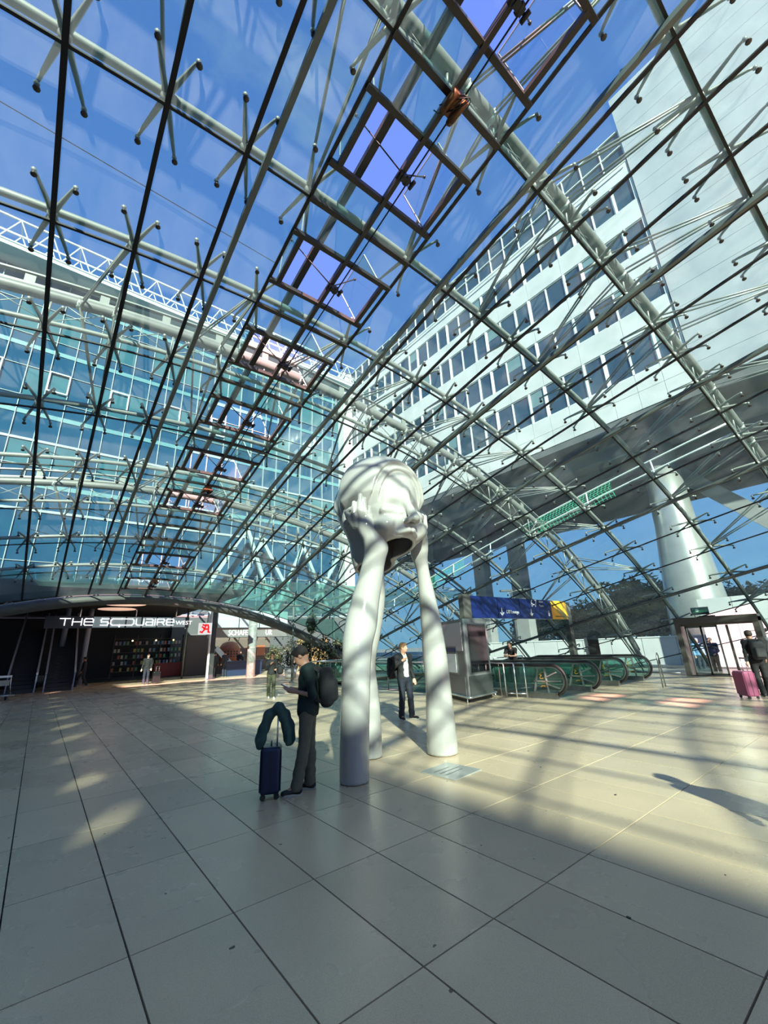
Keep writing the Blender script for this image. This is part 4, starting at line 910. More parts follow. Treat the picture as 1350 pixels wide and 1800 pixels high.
# ---------------------------------------------------------------- sculpture
SW = mat('white_resin', (.42, .405, .39), .17, 0, .10, 1.3, coat=.4, col2=(.37, .355, .34))
scl = thing('head_sculpture', 'tall glossy white sculpture of a hollow head resting on hands with leg-long arms', 'sculpture', (4.4, 5.5, 0))
dv = np.array([.625, .781]); dv /= np.linalg.norm(dv); rv = np.array([dv[1], -dv[0]])
def L3(s, t, z): return (rv[0]*s+dv[0]*t, rv[1]*s+dv[1]*t, z)
TH = math.radians(37); HC = np.array(L3(-.03, 0.0, 4.06))
Fd = np.array(L3(math.sin(TH), -math.cos(TH), 0)); Wd = np.array(L3(-math.cos(TH), -math.sin(TH), 0)); Zd = np.array([0, 0, 1.])
RH = np.stack([Fd, Wd, Zd], 1)
def head_f(Pw):
    P = (Pw-HC.astype(np.float32))@RH.astype(np.float32)      # local: forward, side, up (0 at head centre)
    tilt = math.radians(-7); c_, s_ = math.cos(tilt), math.sin(tilt); P = np.stack([P[:, 0]*c_-P[:, 2]*s_, P[:, 1], P[:, 0]*s_+P[:, 2]*c_], 1)
    d = ell(P, (-.10, 0, .12), (.84, .70, .74))
    d = smin(d, ell(P, (.22, 0, -.42), (.50, .50, .66)), .18); d = smin(d, ell(P, (-.36, 0, -.62), (.36, .42, .85)), .22)
    ridge = lambda q, c, w_: np.exp(-((q-c)/w_)**2)
    # hair bands: raised steps sweeping over the forehead
    up_ = np.clip((P[:, 2]+.22)*5, 0, 1); fr = np.clip((P[:, 0]+.30)*4, 0, 1)
    q = np.sqrt((P[:, 1]/.64)**2+((P[:, 2]+.16)/.84)**2)            # 0 at the face centre, 1 at the outline seen from the front
    st_ = lambda c, w_: 1/(1+np.exp(-(q-c)/w_))
    d = d-fr*up_*(.055*st_(.68, .018)-.004*st_(.80, .02)+.055*st_(.86, .018))+fr*up_*(.024*ridge(q, .645, .032)+.024*ridge(q, .822, .032))
    d = d-.035*ridge(P[:, 0]+.30*np.sin(P[:, 2]*2.4+.6), -.30, .06)*np.clip(P[:, 2]*4+.8, 0, 1)
    # brow, eye sockets, closed lids, cheeks
    for s in (-1, 1):
        d = smax(d, -ell(P, (.83, .28*s, -.30), (.24, .23, .16)), .05)
        d = smin(d, ell(P, (.575, .28*s, -.37), (.085, .185, .10)), .035)
        d = smax(d, -rc(P, (.70, .12*s, -.455), (.61, .45*s, -.46), .030), .045)
        d = smin(d, ell(P, (.43, .31*s, -.60), (.25, .21, .19)), .08)
        d = smax(d, -rc(P, (.74, .20*s, -.52), (.68, .25*s, -.70), .045), .07)
    d = smin(d, rc(P, (.72, 0, .00), (.73, 0, -.22), .045), .10)
    n = rc(P, (.71, 0, -.20), (.84, 0, -.53), .062, .082); n = smin(n, ell(P, (.86, 0, -.565), (.082, .082, .060)), .03)
    for s in (-1, 1): n = smin(n, ell(P, (.79, .09*s, -.575), (.075, .05, .048)), .03)
    d = smin(d, n, .035)
    for s in (-1, 1): d = smax(d, -ell(P, (.83, .045*s, -.625), (.04, .024, .03)), .02)
    d = smin(d, rc(P, (.72, -.04, -.715), (.62, -.19, -.745), .046, .026), .03); d = smin(d, rc(P, (.72, .04, -.715), (.62, .19, -.745), .046, .026), .03); d = smax(d, -rc(P, (.82, 0, -.63), (.79, 0, -.69), .020), .03)
    d = np.maximum(d, -(d+.06))
    pl = (-.775+.235*(P[:, 0]-.7))      # lower rim plane
    d = smax(d, pl-P[:, 2], .02)
    # ear
    e = ell(P, (-.12, .67, -.28), (.09, .06, .14)); d = smin(d, e, .04)
    return d
lo = HC-np.array([1.05, 1.05, 1.6]); hi = HC+np.array([1.05, 1.05, .95])
fmesh('head', head_f, lo, hi, .017, SW, scl)
def arm(pts, extra=None, h=.024):
    A4_ = np.array(pts, float); Q = []
    for i in range(len(A4_)-1):                      # Catmull-Rom through the given stations
        p0, p1, p2, p3 = A4_[max(i-1, 0)], A4_[i], A4_[i+1], A4_[min(i+2, len(A4_)-1)]
        for k in range(4):
            u = k/4; q = .5*(2*p1+(p2-p0)*u+(2*p0-5*p1+4*p2-p3)*u*u+(3*p1-p0-3*p2+p3)*u**3); Q.append((L3(*q[:3]), q[3]))
    Q.append((L3(*A4_[-1][:3]), A4_[-1][3]))
    def f(P):
        d = chain(P, Q, .004)
        if extra: d = extra(P, d)
        return np.maximum(d, -P[:, 2]+.004)
    A = np.array([q[0] for q in Q]); R_ = max(q[1] for q in Q)+.22
    if extra: return fmesh('arm', f, A.min(0)-R_-np.array([.15, .15, 0]), A.max(0)+R_+np.array([.15, .15, .75]), h, SW, scl)
    return fmesh('arm', f, A.min(0)-R_, A.max(0)+R_, h, SW, scl)
def handL(P, d):
    d = smin(d, ell(P, L3(-.15, -.60, 3.34), (.17, .15, .24)), .09); d = smin(d, ell(P, L3(-.26, -.64, 3.52), (.14, .13, .19)), .08)
    for pts in (((-.16, -.60, 3.52, .050), (-.20, -.63, 3.70, .046), (-.21, -.62, 3.86, .040)), ((-.24, -.66, 3.55, .052), (-.28, -.70, 3.75, .047), (-.28, -.69, 3.98, .040)), ((-.32, -.66, 3.54, .052), (-.36, -.70, 3.78, .047), (-.345, -.70, 4.05, .040)),
                ((-.40, -.64, 3.54, .050), (-.46, -.68, 3.74, .045), (-.45, -.68, 3.93, .038)), ((-.46, -.60, 3.56, .050), (-.55, -.63, 3.70, .045), (-.58, -.62, 3.79, .038), (-.52, -.66, 3.83, .034))):
        d = smin(d, chain(P, [(L3(*p[:3]), p[3]) for p in pts], .02), .028)
    return d
arm([(-.50, -.80, -.10, .195), (-.49, -.80, .45, .198), (-.47, -.79, .95, .20), (-.45, -.74, 1.43, .205), (-.43, -.68, 1.75, .222), (-.375, -.60, 2.03, .238), (-.31, -.56, 2.35, .215), (-.22, -.54, 2.70, .190), (-.15, -.54, 3.0, .175), (-.10, -.55, 3.18, .185)], handL, .021)
arm([(-.34, .45, -.10, .195), (-.34, .45, .5, .192), (-.36, .45, .93, .19), (-.40, .44, 1.28, .19), (-.38, .42, 1.56, .19), (-.28, .38, 1.93, .18), (-.16, .30, 2.5, .16), (-.15, .20, 3.0, .14), (-.20, .12, 3.35, .17)])
def handR(P, d):
    d = smin(d, ell(P, L3(.66, .22, 3.45), (.16, .15, .26)), .10)
    for pts in (((.74, .22, 3.55, .05), (.79, .28, 3.75, .045), (.80, .32, 3.95, .04)), ((.72, .32, 3.55, .05), (.78, .40, 3.8, .045), (.76, .44, 4.02, .04)), ((.68, .42, 3.55, .05), (.72, .50, 3.8, .045), (.70, .54, 4.0, .04)), ((.60, .48, 3.5, .05), (.64, .58, 3.72, .045), (.62, .60, 3.9, .04)), ((.70, .08, 3.42, .055), (.74, -.02, 3.55, .048), (.74, -.06, 3.66, .04))):
        d = smin(d, chain(P, [(L3(*p[:3]), p[3]) for p in pts], .02), .03)
    return d
arm([(.83, .48, -.10, .255), (.83, .48, .2, .245), (.83, .48, .63, .228), (.83, .47, 1.07, .21), (.81, .46, 1.52, .205), (.785, .43, 2.0, .18), (.74, .38, 2.5, .145), (.69, .33, 2.95, .115), (.64, .28, 3.25, .15)], handR)

# ---------------------------------------------------------------- people
SK = mat('skin', (.48, .25, .17), .5); SKd = mat('skin_shade', (.40, .22, .15), .5)
_mc = {}
def cm(col, rough=.8):
    k = (tuple(col), rough)
    if k not in _mc: _mc[k] = mat('cloth', col, rough, 0, .25, 25, .12)
    return _mc[k]
BASE = dict(pel=(0, 0, .95), chest=(0, 0, 1.27), neck=(0, -.01, 1.47), head=(0, .02, 1.625), shL=(-.185, -.01, 1.42), shR=(.185, -.01, 1.42), elL=(-.23, -.02, 1.14), elR=(.23, -.02, 1.14),
            wrL=(-.23, .08, .90), wrR=(.23, .08, .90), hipL=(-.09, 0, .92), hipR=(.09, 0, .92), knL=(-.10, .02, .50), knR=(.10, .02, .50), anL=(-.10, -.02, .09), anR=(.10, -.02, .09), face=0., toeL=0., toeR=0., nod=0.)
def rotz(a): c_, s_ = math.cos(a), math.sin(a); return np.array([[c_, -s_, 0], [s_, c_, 0], [0, 0, 1]])
def person(label, loc, rz, H=1.75, pose={}, top=(.02, .02, .025), trou=(.02, .02, .03), shoe=(.02, .02, .02), sole=(.3, .3, .3), hair=(.03, .02, .015), h=.02, sleeve='long', inner=None, group=None, hem=.90, skin=None, fem=False, bald=False, fingers=False, longhair=False, jacket_open=False):
    J = dict(BASE); J.update(pose); A = lambda k: np.array(J[k], float)
    t = thing('person', label, 'person', loc, rz, group); t.scale = (H/1.75,)*3; sk = skin or SK
    hd = A('head'); Rf = rotz(J['face']); nod = J['nod']; Rn = Rf@np.array([[1, 0, 0], [0, math.cos(nod), math.sin(nod)], [0, -math.sin(nod), math.cos(nod)]])
    hp = lambda x, y, z: tuple(hd+Rn@np.array([x, y, z]))
    def headf(P):
        d = ell(P, hp(0, -.01, .025), (.077, .098, .098), Rn); d = smin(d, ell(P, hp(0, .03, -.055), (.052, .062, .065), Rn), .04)
        d = smin(d, rc(P, hp(0, .088, .02), hp(0, .112, -.022), .009, .014), .018)
        for s in (-1, 1): d = smin(d, ell(P, hp(.078*s, -.005, -.002), (.012, .022, .032), Rn), .008); d = smax(d, -ell(P, hp(.032*s, .098, .018), (.019, .013, .010), Rn), .012)
        d = smin(d, rc(P, hp(-.018, .088, -.058), hp(.018, .088, -.058), .009), .010)
        return smin(d, rc(P, A('neck')-np.array([0, .0, .03]), hp(0, -.03, -.05), .056, .052), .03)
    def hand(P, w_, e_, side):
        w_ = A(w_); e_ = A(e_); d_ = w_-e_; d_ /= np.linalg.norm(d_)+1e-9; sx = np.cross(d_, [0, 0, 1.]); sx = sx/(np.linalg.norm(sx)+1e-6) if np.linalg.norm(sx) > .3 else np.array([0, 1., 0]); up_ = np.cross(sx, d_)
        if 'curl' in J and side in J['curl']: cv = np.array(J['curl'][side], float)
        else: cv = up_*-.2
        r = rc(P, w_, w_+d_*.075, .028, .036)
        k_ = 4 if fingers else 3; fr = .0098 if fingers else .015
        for i in range(k_):
            o_ = (i-(k_-1)/2)*(.021 if fingers else .026); b0 = w_+d_*.08+sx*o_; L_ = (.066, .076, .072, .058)[i]; b1 = b0+d_*L_*.55+cv*.02; b2 = b1+d_*L_*.35+cv*.055
            r = smin(r, chain(P, [(b0, fr*1.15), (b1, fr), (b2, fr*.85)], .005), .008)
        tb = w_+d_*.03+sx*(.03*side); r = smin(r, chain(P, [(tb, fr*1.3), (tb+sx*.028*side+d_*.03+cv*.02, fr*1.1), (tb+sx*.03*side+d_*.062+cv*.03, fr*.9)], .005), .012); return r
    sw = .92 if fem else 1.
    def torso(P, g=0.):
        c = A('chest'); p_ = A('pel'); d = ell(P, c, (.158*sw+g, .108+g, .215+g)); d = smin(d, ell(P, p_, (.155+g, .112+g, .135+g)), .10); d = smin(d, ell(P, (c+p_)/2, (.132*sw+g, .10+g, .17+g)), .06)
        d = smin(d, rc(P, A('shL'), A('shR'), .060+g*.8), .07); return smin(d, rc(P, A('neck')-[0, 0, .06], A('neck'), .075+g*.4, .05+g*.3), .04)
    def arms(P, g=0., frac=1., fo=True):
        r = None
        for s in ('L', 'R'):
            a, e, w_ = A('sh'+s), A('el'+s), A('wr'+s)
            q = rc(P, a, e, .052+g, .040+g)
            if frac > 1: q = smin(q, rc(P, e, e+(w_-e)*(frac-1), .039+g, .030+g), .02)
            r = q if r is None else np.minimum(r, q)
        return r
    def legs(P, g=0., b=0.):
        r = None
        for s in ('L', 'R'):
            q = smin(rc(P, A('hip'+s), A('kn'+s), .082+g, .055+g), rc(P, A('kn'+s), A('an'+s), .055+g, .038+g+b), .03); q = smin(q, ell(P, (A('kn'+s)*.6+A('an'+s)*.4)+[0, -.015, .03], (.045+g, .05+g, .11)), .03)
            r = q if r is None else smin(r, q, .012)
        return r
    def body(P):
        d = smin(headf(P), torso(P, -.012), .03); d = smin(d, arms(P, -.006, 2.0), .03); d = smin(d, legs(P, -.012), .04)
        for s, si in (('L', 1), ('R', -1)):
            d = smin(d, hand(P, 'wr'+s, 'el'+s, si), .02); d = smin(d, rc(P, A('an'+s), A('an'+s)+rotz(J['toe'+s])@np.array([0, .13, -.05]), .036, .028), .03)
        return d
    K = np.array([J[k] for k in J if isinstance(J[k], tuple) and len(J[k]) == 3]); lo = K.min(0)-[.22, .26, .14]; hi = K.max(0)+[.22, .26, .20]; lo[2] = -.02
    fmesh('body', body, lo, hi, h, sk, t)
    g0 = max(.012, h*.6)
    def shirt(P):
        d = torso(P, g0+.004); fr = {'long': 1.92, 'rolled': 1.12, 'short': .55, 'none': 0}[sleeve]
        if fr:
            if fr < 1:
                r = None
                for s in ('L', 'R'):
                    a, e = A('sh'+s), A('el'+s); q = rc(P, a, a+(e-a)*fr, .060+g0, .056+g0); r = q if r is None else np.minimum(r, q)
            else: r = arms(P, g0, fr)
            d = smin(d, r, .04)
        p_ = A('pel'); d = smin(d, ell(P, p_+[0, 0, -.02], (.150+g0+.012, .115+g0+.010, .16)), .05)
        d = np.maximum(d, hem-P[:, 2]) if J['pel'][2] > .8 else d
        if jacket_open: d = np.maximum(d, -np.maximum(np.abs(P[:, 0]-.005)-.055-.04*(1.4-P[:, 2]), -(P[:, 1]-.02)))
        n_ = A('neck'); return smax(d, -ell(P, n_+[0, .03, .06], (.075, .085, .055)), .01)
    fold = lambda P, a_: a_*np.sin(P[:, 2]*34+P[:, 0]*26+3*np.sin(P[:, 1]*18))*np.sin(P[:, 0]*17-P[:, 2]*11+1)
    shirt_ = shirt; shirt = lambda P: shirt_(P)+fold(P, .0045)
    fmesh('jacket' if sleeve == 'long' else 'shirt', shirt, lo, hi, h, cm(top), t)
    if inner: fmesh('shirt', lambda P: np.maximum(np.maximum(torso(P, g0-.004), hem-.02-P[:, 2]), -ell(P, A('neck')+[0, .05, .05], (.05, .06, .06))), lo, hi, h, cm(inner), t)
    def trf(P):
        d = smin(legs(P, g0+.004, .018), ell(P, A('pel')+[0, 0, -.03], (.150+g0, .112+g0, .13)), .05)+.006*np.sin(P[:, 2]*46+P[:, 1]*30+P[:, 0]*12)*np.clip(1.25-P[:, 2]*1.2, .3, 1)*np.sin(P[:, 2]*13+2); return np.maximum(np.maximum(d, P[:, 2]-(A('pel')[2]+.09)), .045-P[:, 2])
    fmesh('trousers', trf, lo, hi*[1, 1, 0]+[0, 0, J['pel'][2]+.2], h, cm(trou), t)
    for s in ('L', 'R'):
        a = A('an'+s); Rt = rotz(J['toe'+s]); q0 = a+Rt@np.array([0, .05, 0])
        def sf(P, a=a, Rt=Rt): 
            d = rc(P, a+Rt@np.array([0, -.03, -.035]), a+Rt@np.array([0, .15, -.055]), .048, .036); d = smin(d, rc(P, a, a+[0, 0, .02], .044), .03); return np.maximum(d, (a[2]-.08)-P[:, 2])
        hs = min(h, .014); o = fmesh('shoe', sf, a-[.2, .22, .10], a+[.2, .28, .10], hs, cm(shoe, .5), t)
        sb_ = MB(); ol_ = []
        for k in range(14):
            an = 2*math.pi*k/14; ol_.append(Vector(a+Rt@np.array([.046*math.sin(an)*(1 if math.cos(an) > -.2 else .85), .055+.135*math.cos(an), -.088])))
        ol_ = ol_[::-1]; sb_.prism(ol_, (0, 0, 0), (0, 0, .028)).build('sole', cm(sole, .6), o)
    if not bald:
        def hf(P):
            d = smin(ell(P, hp(0, -.018, .038), (.088, .106, .100), Rn), ell(P, hp(.01, .045, .085), (.066, .058, .040), Rn), .03)
            if longhair: d = smin(d, ell(P, hp(0, -.075, -.06), (.08, .05, .13), Rn), .05)
            Q = (P-hd)@Rn; d = smax(d, -(np.maximum(-Q[:, 1]+.035-.25*np.maximum(Q[:, 2]-.03, -.03), Q[:, 2]-.085)*-1), .01) if 0 else d
            face = ell(P, hp(0, .118, -.035), (.084, .084, .118), Rn); d = smax(d, -face, .012); low = (-.045 if not longhair else -.2)-Q[:, 2]+np.maximum(0, Q[:, 1])*1.2
            return np.maximum(d, low)+.004*np.sin(P[:, 0]*160)*np.sin(P[:, 1]*150+P[:, 2]*120)
        fmesh('hair', hf, hd-.22, hd+.2, min(h, .013), cm(hair, .7), t)
    t['_J'] = 0; del t['_J']; return t
def backpack(label, host_loc, rz, c, col=(.012, .013, .016), H=.46, grp=None, tilt=0.):
    b = thing('backpack', label, 'backpack', host_loc, rz, grp); R = np.array(Matrix.Rotation(tilt, 3, 'X'))
    c = np.array(c)
    def f(P): d = rbox(P, c, (.30, .17, H), .07, R); d = smin(d, rbox(P, c+R@np.array([0, -.09, -.05]), (.24, .10, H*.55), .04, R), .03); return d
    fmesh('pack_body', f, c-[.24, .30, H*.75], c+[.24, .24, H*.75], .016, cm(col), b)
    st = MB()
    for s in (-.10, .10): st.beams([Vector(c+R@np.array(p)) for p in ((s, .07, H*.40), (s*1.1, .13, H*.50), (s*1.2, .22, H*.46), (s*1.25, .262, H*.28), (s*1.3, .255, 0), (s*1.35, .18, -H*.22), (s*1.3, .06, -H*.34))], .045, .012, up=(1, 0, 0))
    st.build('strap', cm((.015, .015, .018)), b); MB().tube([Vector(c+R@np.array(p)) for p in ((-.03, .03, H*.5), (0, .03, H*.56), (.03, .03, H*.5))], .008, 6).build('carry_loop', MT['black'], b)
    return b
def suitcase(label, loc, rz, w_, d_, h_, col, handle=.45, name='suitcase', grp=None, ribs=8):
    t = thing(name, label, 'suitcase', loc, rz, grp); m = mat('shell', col, .35, 0, .2, 12)
    z0 = .06
    fmesh('shell', lambda P: rbox(P, (0, 0, z0+h_/2), (w_, d_, h_), .045), (-w_/2-.04, -d_/2-.04, z0-.03), (w_/2+.04, d_/2+.04, z0+h_+.04), .014, m, t)
    for y in (-1, 1):
        for k in range(ribs):
            x = -w_/2+w_*(k+.5)/ribs; MB().box((x, y*(d_/2+.001), z0+h_/2), (w_/ribs*.55, .010, h_*.86)).build('rib', m, t)
    MB().box((0, 0, z0+h_/2), (w_+.006, .012, h_-.06)).build('zip', MT['black'], t)
    for x in (-1, 1):
        for y in (-1, 1): MB().tube([(x*(w_/2-.05)-.012, y*(d_/2-.04), .032), (x*(w_/2-.05)+.012, y*(d_/2-.04), .032)], .032, 12).build('wheel', MT['rubber'], t); MB().box((x*(w_/2-.05), y*(d_/2-.04), .065), (.05, .04, .03)).build('wheel_mount', MT['black'], t)
    hb = MB()
    for x in (-.09, .09): hb.tube([(x, -d_/2+.05, z0+h_-.02), (x, -d_/2+.05, z0+h_+handle)], .010, 7)
    hb.build('handle_rod', MT['chrome'], t); MB().tube([(-.11, -d_/2+.05, z0+h_+handle), (.11, -d_/2+.05, z0+h_+handle)], .018, 8).build('grip', MT['black'], t)
    MB().tube([(-.07, 0, z0+h_), (-.06, 0, z0+h_+.035), (.06, 0, z0+h_+.035), (.07, 0, z0+h_)], .009, 6).build('top_handle', MT['black'], t)
    return t
# man with the phone (nearest person)
A1 = math.atan2(.781, .625)
m1 = (2.89, 5.33, 0)
person('young man in a dark green shirt and olive trousers looking down at his phone', m1, A1, 1.75,
       dict(head=(0, .115, 1.595), nod=.55, neck=(0, .035, 1.465), chest=(0, .01, 1.27), elL=(-.225, -.10, 1.115), elR=(.225, -.10, 1.115), wrL=(-.12, .165, 1.165), wrR=(.08, .18, 1.165), curl={-1: (.4, .1, .5), 1: (-.4, .1, .5)}, hipL=(-.08, 0, .92), hipR=(.08, 0, .92),
            knL=(-.09, .03, .50), knR=(.08, -.01, .50), anL=(-.16, .10, .09), anR=(.06, -.03, .09), toeL=.35, toeR=-.1),
       top=(.006, .022, .020), trou=(.13, .12, .088), shoe=(.012, .012, .014), sole=(.45, .42, .36), hair=(.018, .012, .010), h=.0115, sleeve='rolled', hem=.86, fingers=True)
ph = thing('mobile_phone', 'black mobile phone held in both hands by the man in green', 'phone', m1, A1)
MB().box((-.01, .29, 1.215), (.078, .155, .010), mtx=Matrix.Rotation(.45, 3, 'X')).build('case', MT['black'], ph); MB().box((-.01, .288, 1.222), (.068, .138, .002), mtx=Matrix.Rotation(.45, 3, 'X')).build('screen', mat('phone_screen', (.25, .28, .32), .1, emit=(.5, .6, .7), estr=.25), ph)
backpack('black backpack worn by the man looking at his phone', m1, A1, (0, -.245, 1.20), H=.50, tilt=-.06)
sc1 = suitcase('dark blue ribbed cabin suitcase beside the man with the phone', (2.46, 5.47, 0), A1+.25, .35, .24, .50, (.007, .015, .055), handle=.40)
jk = thing('draped_jacket', 'dark teal jacket draped over the handle of the blue suitcase', 'jacket', (2.46, 5.47, 0), A1+.25)
def jf(P):
    top = rc(P, (-.11, -.07, .97), (.13, -.07, .97), .045)
    A_ = chain(P, [((-.02, -.07, .99), .05), ((-.05, .05, .90), .06), ((-.04, .10, .76), .065), ((-.05, .13, .64), .062), ((-.05, .145, .58), .05)], .03)
    B_ = chain(P, [((.06, -.07, .99), .05), ((.06, -.15, .88), .07), ((.05, -.20, .74), .08), ((.06, -.22, .60), .075)], .03)
    C_ = chain(P, [((-.08, -.07, .98), .045), ((-.08, -.14, .86), .05), ((-.07, -.19, .70), .045), ((-.07, -.20, .58), .04)], .03)
    d = smins([top, A_, B_, C_], .05); return d+.010*np.sin(P[:, 0]*60+P[:, 2]*20)*np.sin(P[:, 1]*34+P[:, 2]*12)
fmesh('cloth', jf, (-.26, -.40, .38), (.28, .40, 1.10), .014, cm((.035, .085, .080)), jk)
for k in range(4): MB().ball((.06, -.290+.006*k, .60+.05*k), .009, 6, 4).build('button', MT['black'], jk)
# man in white shirt
A2 = math.atan2(.10, -.99); m2 = (7.1, 8.25, 0)
person('man in a white shirt, open black jacket and dark jeans standing behind the sculpture legs', m2, A2, 1.74,
       dict(head=(0, .02, 1.63), face=.55, elL=(-.23, -.03, 1.14), elR=(.27, -.06, 1.18), wrL=(-.25, .06, .90), wrR=(.13, .13, 1.33), anR=(.12, -.02, .09), anL=(-.13, .06, .09), toeL=.5, toeR=-.2, knL=(-.12, .05, .5)),
       top=(.012, .012, .015), trou=(.010, .014, .028), shoe=(.02, .02, .024), sole=(.7, .66, .6), hair=(.25, .13, .06), h=.015, sleeve='long', inner=(.75, .75, .74), hem=.90, jacket_open=True, skin=mat('skin_sun', (.62, .32, .22), .5))
backpack('black rucksack on the right shoulder of the white shirted man', m2, A2, (.17, -.22, 1.16), H=.50)
# walking woman
m3 = (6.95, 15.7, 0); A3 = math.atan2(-(-.35), -.93)
person('woman in a black jacket and olive trousers with white trainers walking past the plants', m3, A3, 1.62,
       dict(wrR=(.06, .16, 1.30), elR=(.22, .0, 1.12), elL=(-.22, .04, 1.12), wrL=(-.16, .22, 1.10), anL=(-.09, .16, .09), anR=(.08, -.12, .10), knL=(-.09, .10, .5), face=-.2, toeL=.2),
       top=(.012, .012, .014), trou=(.06, .065, .035), shoe=(.6, .6, .6), sole=(.7, .7, .7), hair=(.02, .014, .01), h=.018, fem=True, inner=(.35, .3, .3), longhair=True)
hb = thing('handbag', 'large black bag carried on the arm of the walking woman', 'bag', m3, A3)
fmesh('bag_body', lambda P: rbox(P, (-.30, .16, .98), (.22, .40, .30), .10), (-.48, -.10, .76), (-.12, .42, 1.2), .018, cm((.012, .012, .014)), hb)
MB().tube([(-.30, .02, 1.10), (-.25, .06, 1.3), (-.22, .12, 1.38), (-.25, .2, 1.3), (-.30, .30, 1.10)], .012, 6).build('strap', MT['black'], hb)
# leaning man on the railing
person('man in a black top leaning on the railing between the escalators', (15.2, 11.55-.75, 0), math.atan2(.93, -.35)*1.0, 1.74,
       dict(chest=(0, .10, 1.24), neck=(0, .22, 1.41), head=(0, .30, 1.54), shL=(-.18, .18, 1.36), shR=(.18, .18, 1.36), elL=(-.22, .40, 1.12), elR=(.22, .40, 1.12), wrL=(-.04, .52, 1.12), wrR=(.05, .54, 1.14), pel=(0, -.06, .95)),
       top=(.015, .010, .012), trou=(.015, .015, .02), hair=(.03, .02, .015), h=.019, sleeve='short', hem=.88)
# right edge pair
m4 = (15.45, 3.12, 0); A4 = math.atan2(-.80, .55)
person('person in a black jacket with a black and grey backpack pulling a pink suitcase', m4, A4, 1.72,
       dict(head=(0, .06, 1.61), elR=(.26, .02, 1.16), wrR=(.28, .16, .98), wrL=(-.28, -.10, .92), elL=(-.25, -.08, 1.15), anL=(-.10, -.10, .10), anR=(.10, .10, .09)),
       top=(.014, .014, .016), trou=(.012, .012, .015), hair=(.03, .02, .015), h=.016)
backpack('black and pale grey backpack worn by the person with the pink suitcase', m4, A4, (0, -.24, 1.18), col=(.03, .032, .036), H=.48)
suitcase('pink ribbed suitcase standing by the doorway travellers', (14.88, 3.38, 0), .75, .46, .27, .62, (.42, .10, .20), handle=.32, ribs=9)
person('person in a light grey sweater standing at the right edge of the picture', (16.3, 2.72, 0), 2.0, 1.76, dict(wrR=(.10, .20, 1.15), wrL=(-.1, .2, 1.1)), top=(.30, .31, .33), trou=(.02, .02, .025), hair=(.03, .02, .02), h=.02)
# person outside the doorway
person('person in a dark blue top and khaki trousers outside the open doorway', (24.6, 6.45, -.25), 1.2, 1.74, dict(wrR=(.20, .16, 1.0), wrL=(-.24, .22, 1.02), head=(0, .06, 1.6)), top=(.015, .02, .06), trou=(.28, .20, .13), hair=(.05, .04, .03), h=.022)
person('person with a pale blue cap outside the doorway, left of the khaki trousers', (25.9, 7.4, -.25), 2.2, 1.70, dict(), top=(.20, .32, .55), trou=(.03, .03, .05), hair=(.3, .42, .6), h=.026)
# far people
person('bald man in a black top with white print, standing with a black suitcase', (5.4, 30.9, 0), math.pi-.2, 1.80, dict(wrR=(.28, .06, .88)), top=(.012, .012, .015), trou=(.02, .025, .045), h=.024, bald=True, skin=mat('skin_pale', (.60, .40, .32), .5))
suitcase('black upright suitcase beside the bald man under the illuminated sign', (5.95, 30.75, 0), .1, .42, .28, .66, (.012, .012, .014), handle=.30, ribs=4)
person('person striding with a red rucksack strap below the letter E of the sign', (2.3, 33.4, 0), 1.4, 1.76, dict(anL=(-.09, .28, .10), anR=(.09, -.26, .12), knL=(-.1, .18, .52), knR=(.09, -.04, .5)), top=(.02, .02, .03), trou=(.02, .022, .03), shoe=(.35, .35, .35), h=.026)
person('person standing behind a trolley in front of the far escalators', (1.35, 35.2, 0), 3.0, 1.74, dict(), top=(.03, .04, .06), trou=(.02, .02, .03), h=.028)
SEAT = dict(pel=(0, 0, .50), chest=(0, .0, .84), neck=(0, .0, 1.04), head=(0, .03, 1.19), shL=(-.18, 0, .99), shR=(.18, 0, .99), elL=(-.22, .06, .74), elR=(.22, .06, .74), wrL=(-.12, .28, .68), wrR=(.12, .28, .68), hipL=(-.09, .02, .50), hipR=(.09, .02, .50), knL=(-.12, .44, .50), knR=(.12, .44, .50), anL=(-.12, .46, .09), anR=(.12, .46, .09))
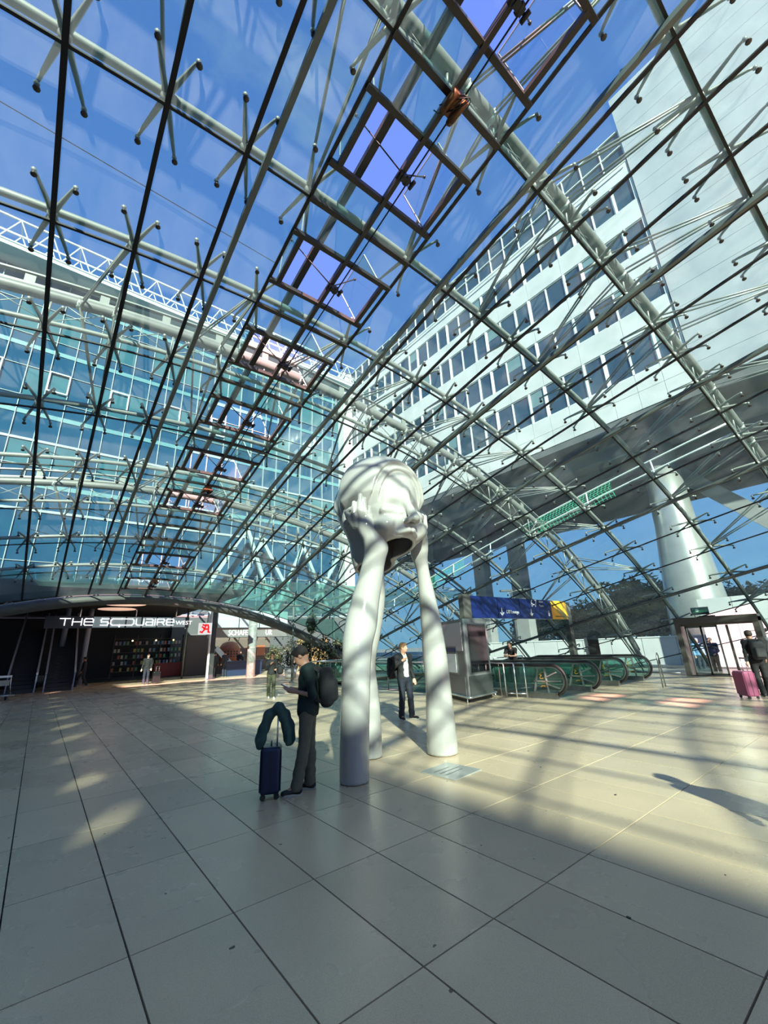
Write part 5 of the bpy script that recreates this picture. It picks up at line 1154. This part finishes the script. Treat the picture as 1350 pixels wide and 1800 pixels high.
for k, (x, y, r, c, lab) in enumerate(((-1.0, 37.6, -1.2, (.05, .04, .05), 'leftmost seated person at the cafe tables by the far escalators'), (.05, 38.3, 3.0, (.03, .05, .06), 'middle seated person at the cafe tables by the far escalators'), (1.15, 37.7, 1.4, (.02, .02, .03), 'right-hand seated person at the cafe tables by the far escalators'))):
    person(lab, (x, y, 0), r, 1.72, SEAT, top=c, trou=(.02, .02, .03), h=.028, group='people seated by the escalators')
    s = thing('chair', 'chair under the %s seated person by the far escalators' % ('leftmost', 'middle', 'right-hand')[k], 'chair', (x, y, 0), r, 'cafe chairs')
    MB().box((0, .06, .40), (.42, .44, .05)).build('seat', MT['dark'], s); MB().box((0, -.16, .66), (.42, .03, .42)).build('backrest', MT['dark'], s)
    for a in (-.18, .18):
        for b in (-.13, .25): MB().tube([(a, b, 0), (a, b, .40)], .014, 6).build('leg', MT['dark'], s)
tb_ = thing('cafe_table', 'small dark table with a white notice, in front of the seated people', 'table', (.15, 36.9, 0))
MB().box((0, 0, .73), (.9, .6, .04)).build('table_top', MT['dark'], tb_); MB().tube([(0, 0, 0), (0, 0, .72)], .03, 8).build('leg', MT['dark'], tb_); MB().lathe([(.25, 0), (.25, .02)], n=16).build('base', MT['dark'], tb_)
nb = MB().box((0, 0, 0), (.5, .03, .38)).build('notice_board', mat('notice', (.32, .38, .38), .5)); nb.location = (.2, 36.55, .74-.19+.0); nb.location.z = .55; tag(nb, 'white notice board standing in front of the small dark table', 'notice')
MB().box((0, .02, -.35), (.04, .03, .36)).build('stand', MT['dark'], nb)
person('customer in dark clothes at the left end of the navy cafe counter', (10.35, 33.6, 0), -.6, 1.74, dict(), top=(.03, .05, .06), trou=(.03, .03, .04), h=.028)
person('customer with a dark rucksack in front of the navy cafe counter', (10.85, 32.9, 0), .3, 1.78, dict(wrR=(.1, .2, 1.1)), top=(.02, .025, .04), trou=(.02, .03, .05), h=.028)
person('server in black behind the navy cafe counter', (12.6, 34.6, 0), 3.1, 1.76, dict(wrR=(.1, .2, 1.1)), top=(.02, .02, .02), trou=(.02, .02, .02), h=.03)
person('person in green on the terrace behind the phone user, right', (15.6, 24.6, 0), 2.4, 1.75, dict(), top=(.03, .12, .06), trou=(.03, .03, .04), h=.028)
person('dark haired person on the terrace behind the phone user, left', (14.2, 23.2, 0), 2.9, 1.66, dict(), top=(.10, .03, .04), trou=(.03, .03, .04), h=.028, longhair=True)

# traveller standing just outside the right edge of the frame: only the shadow on the floor is in view
person('traveller standing right of the camera whose shadow falls on the sunlit floor', (4.75, -.47, 0), 1.9, 1.78, dict(wrR=(.15, .2, 1.1)), top=(.05, .06, .10), trou=(.03, .03, .04), h=.024)
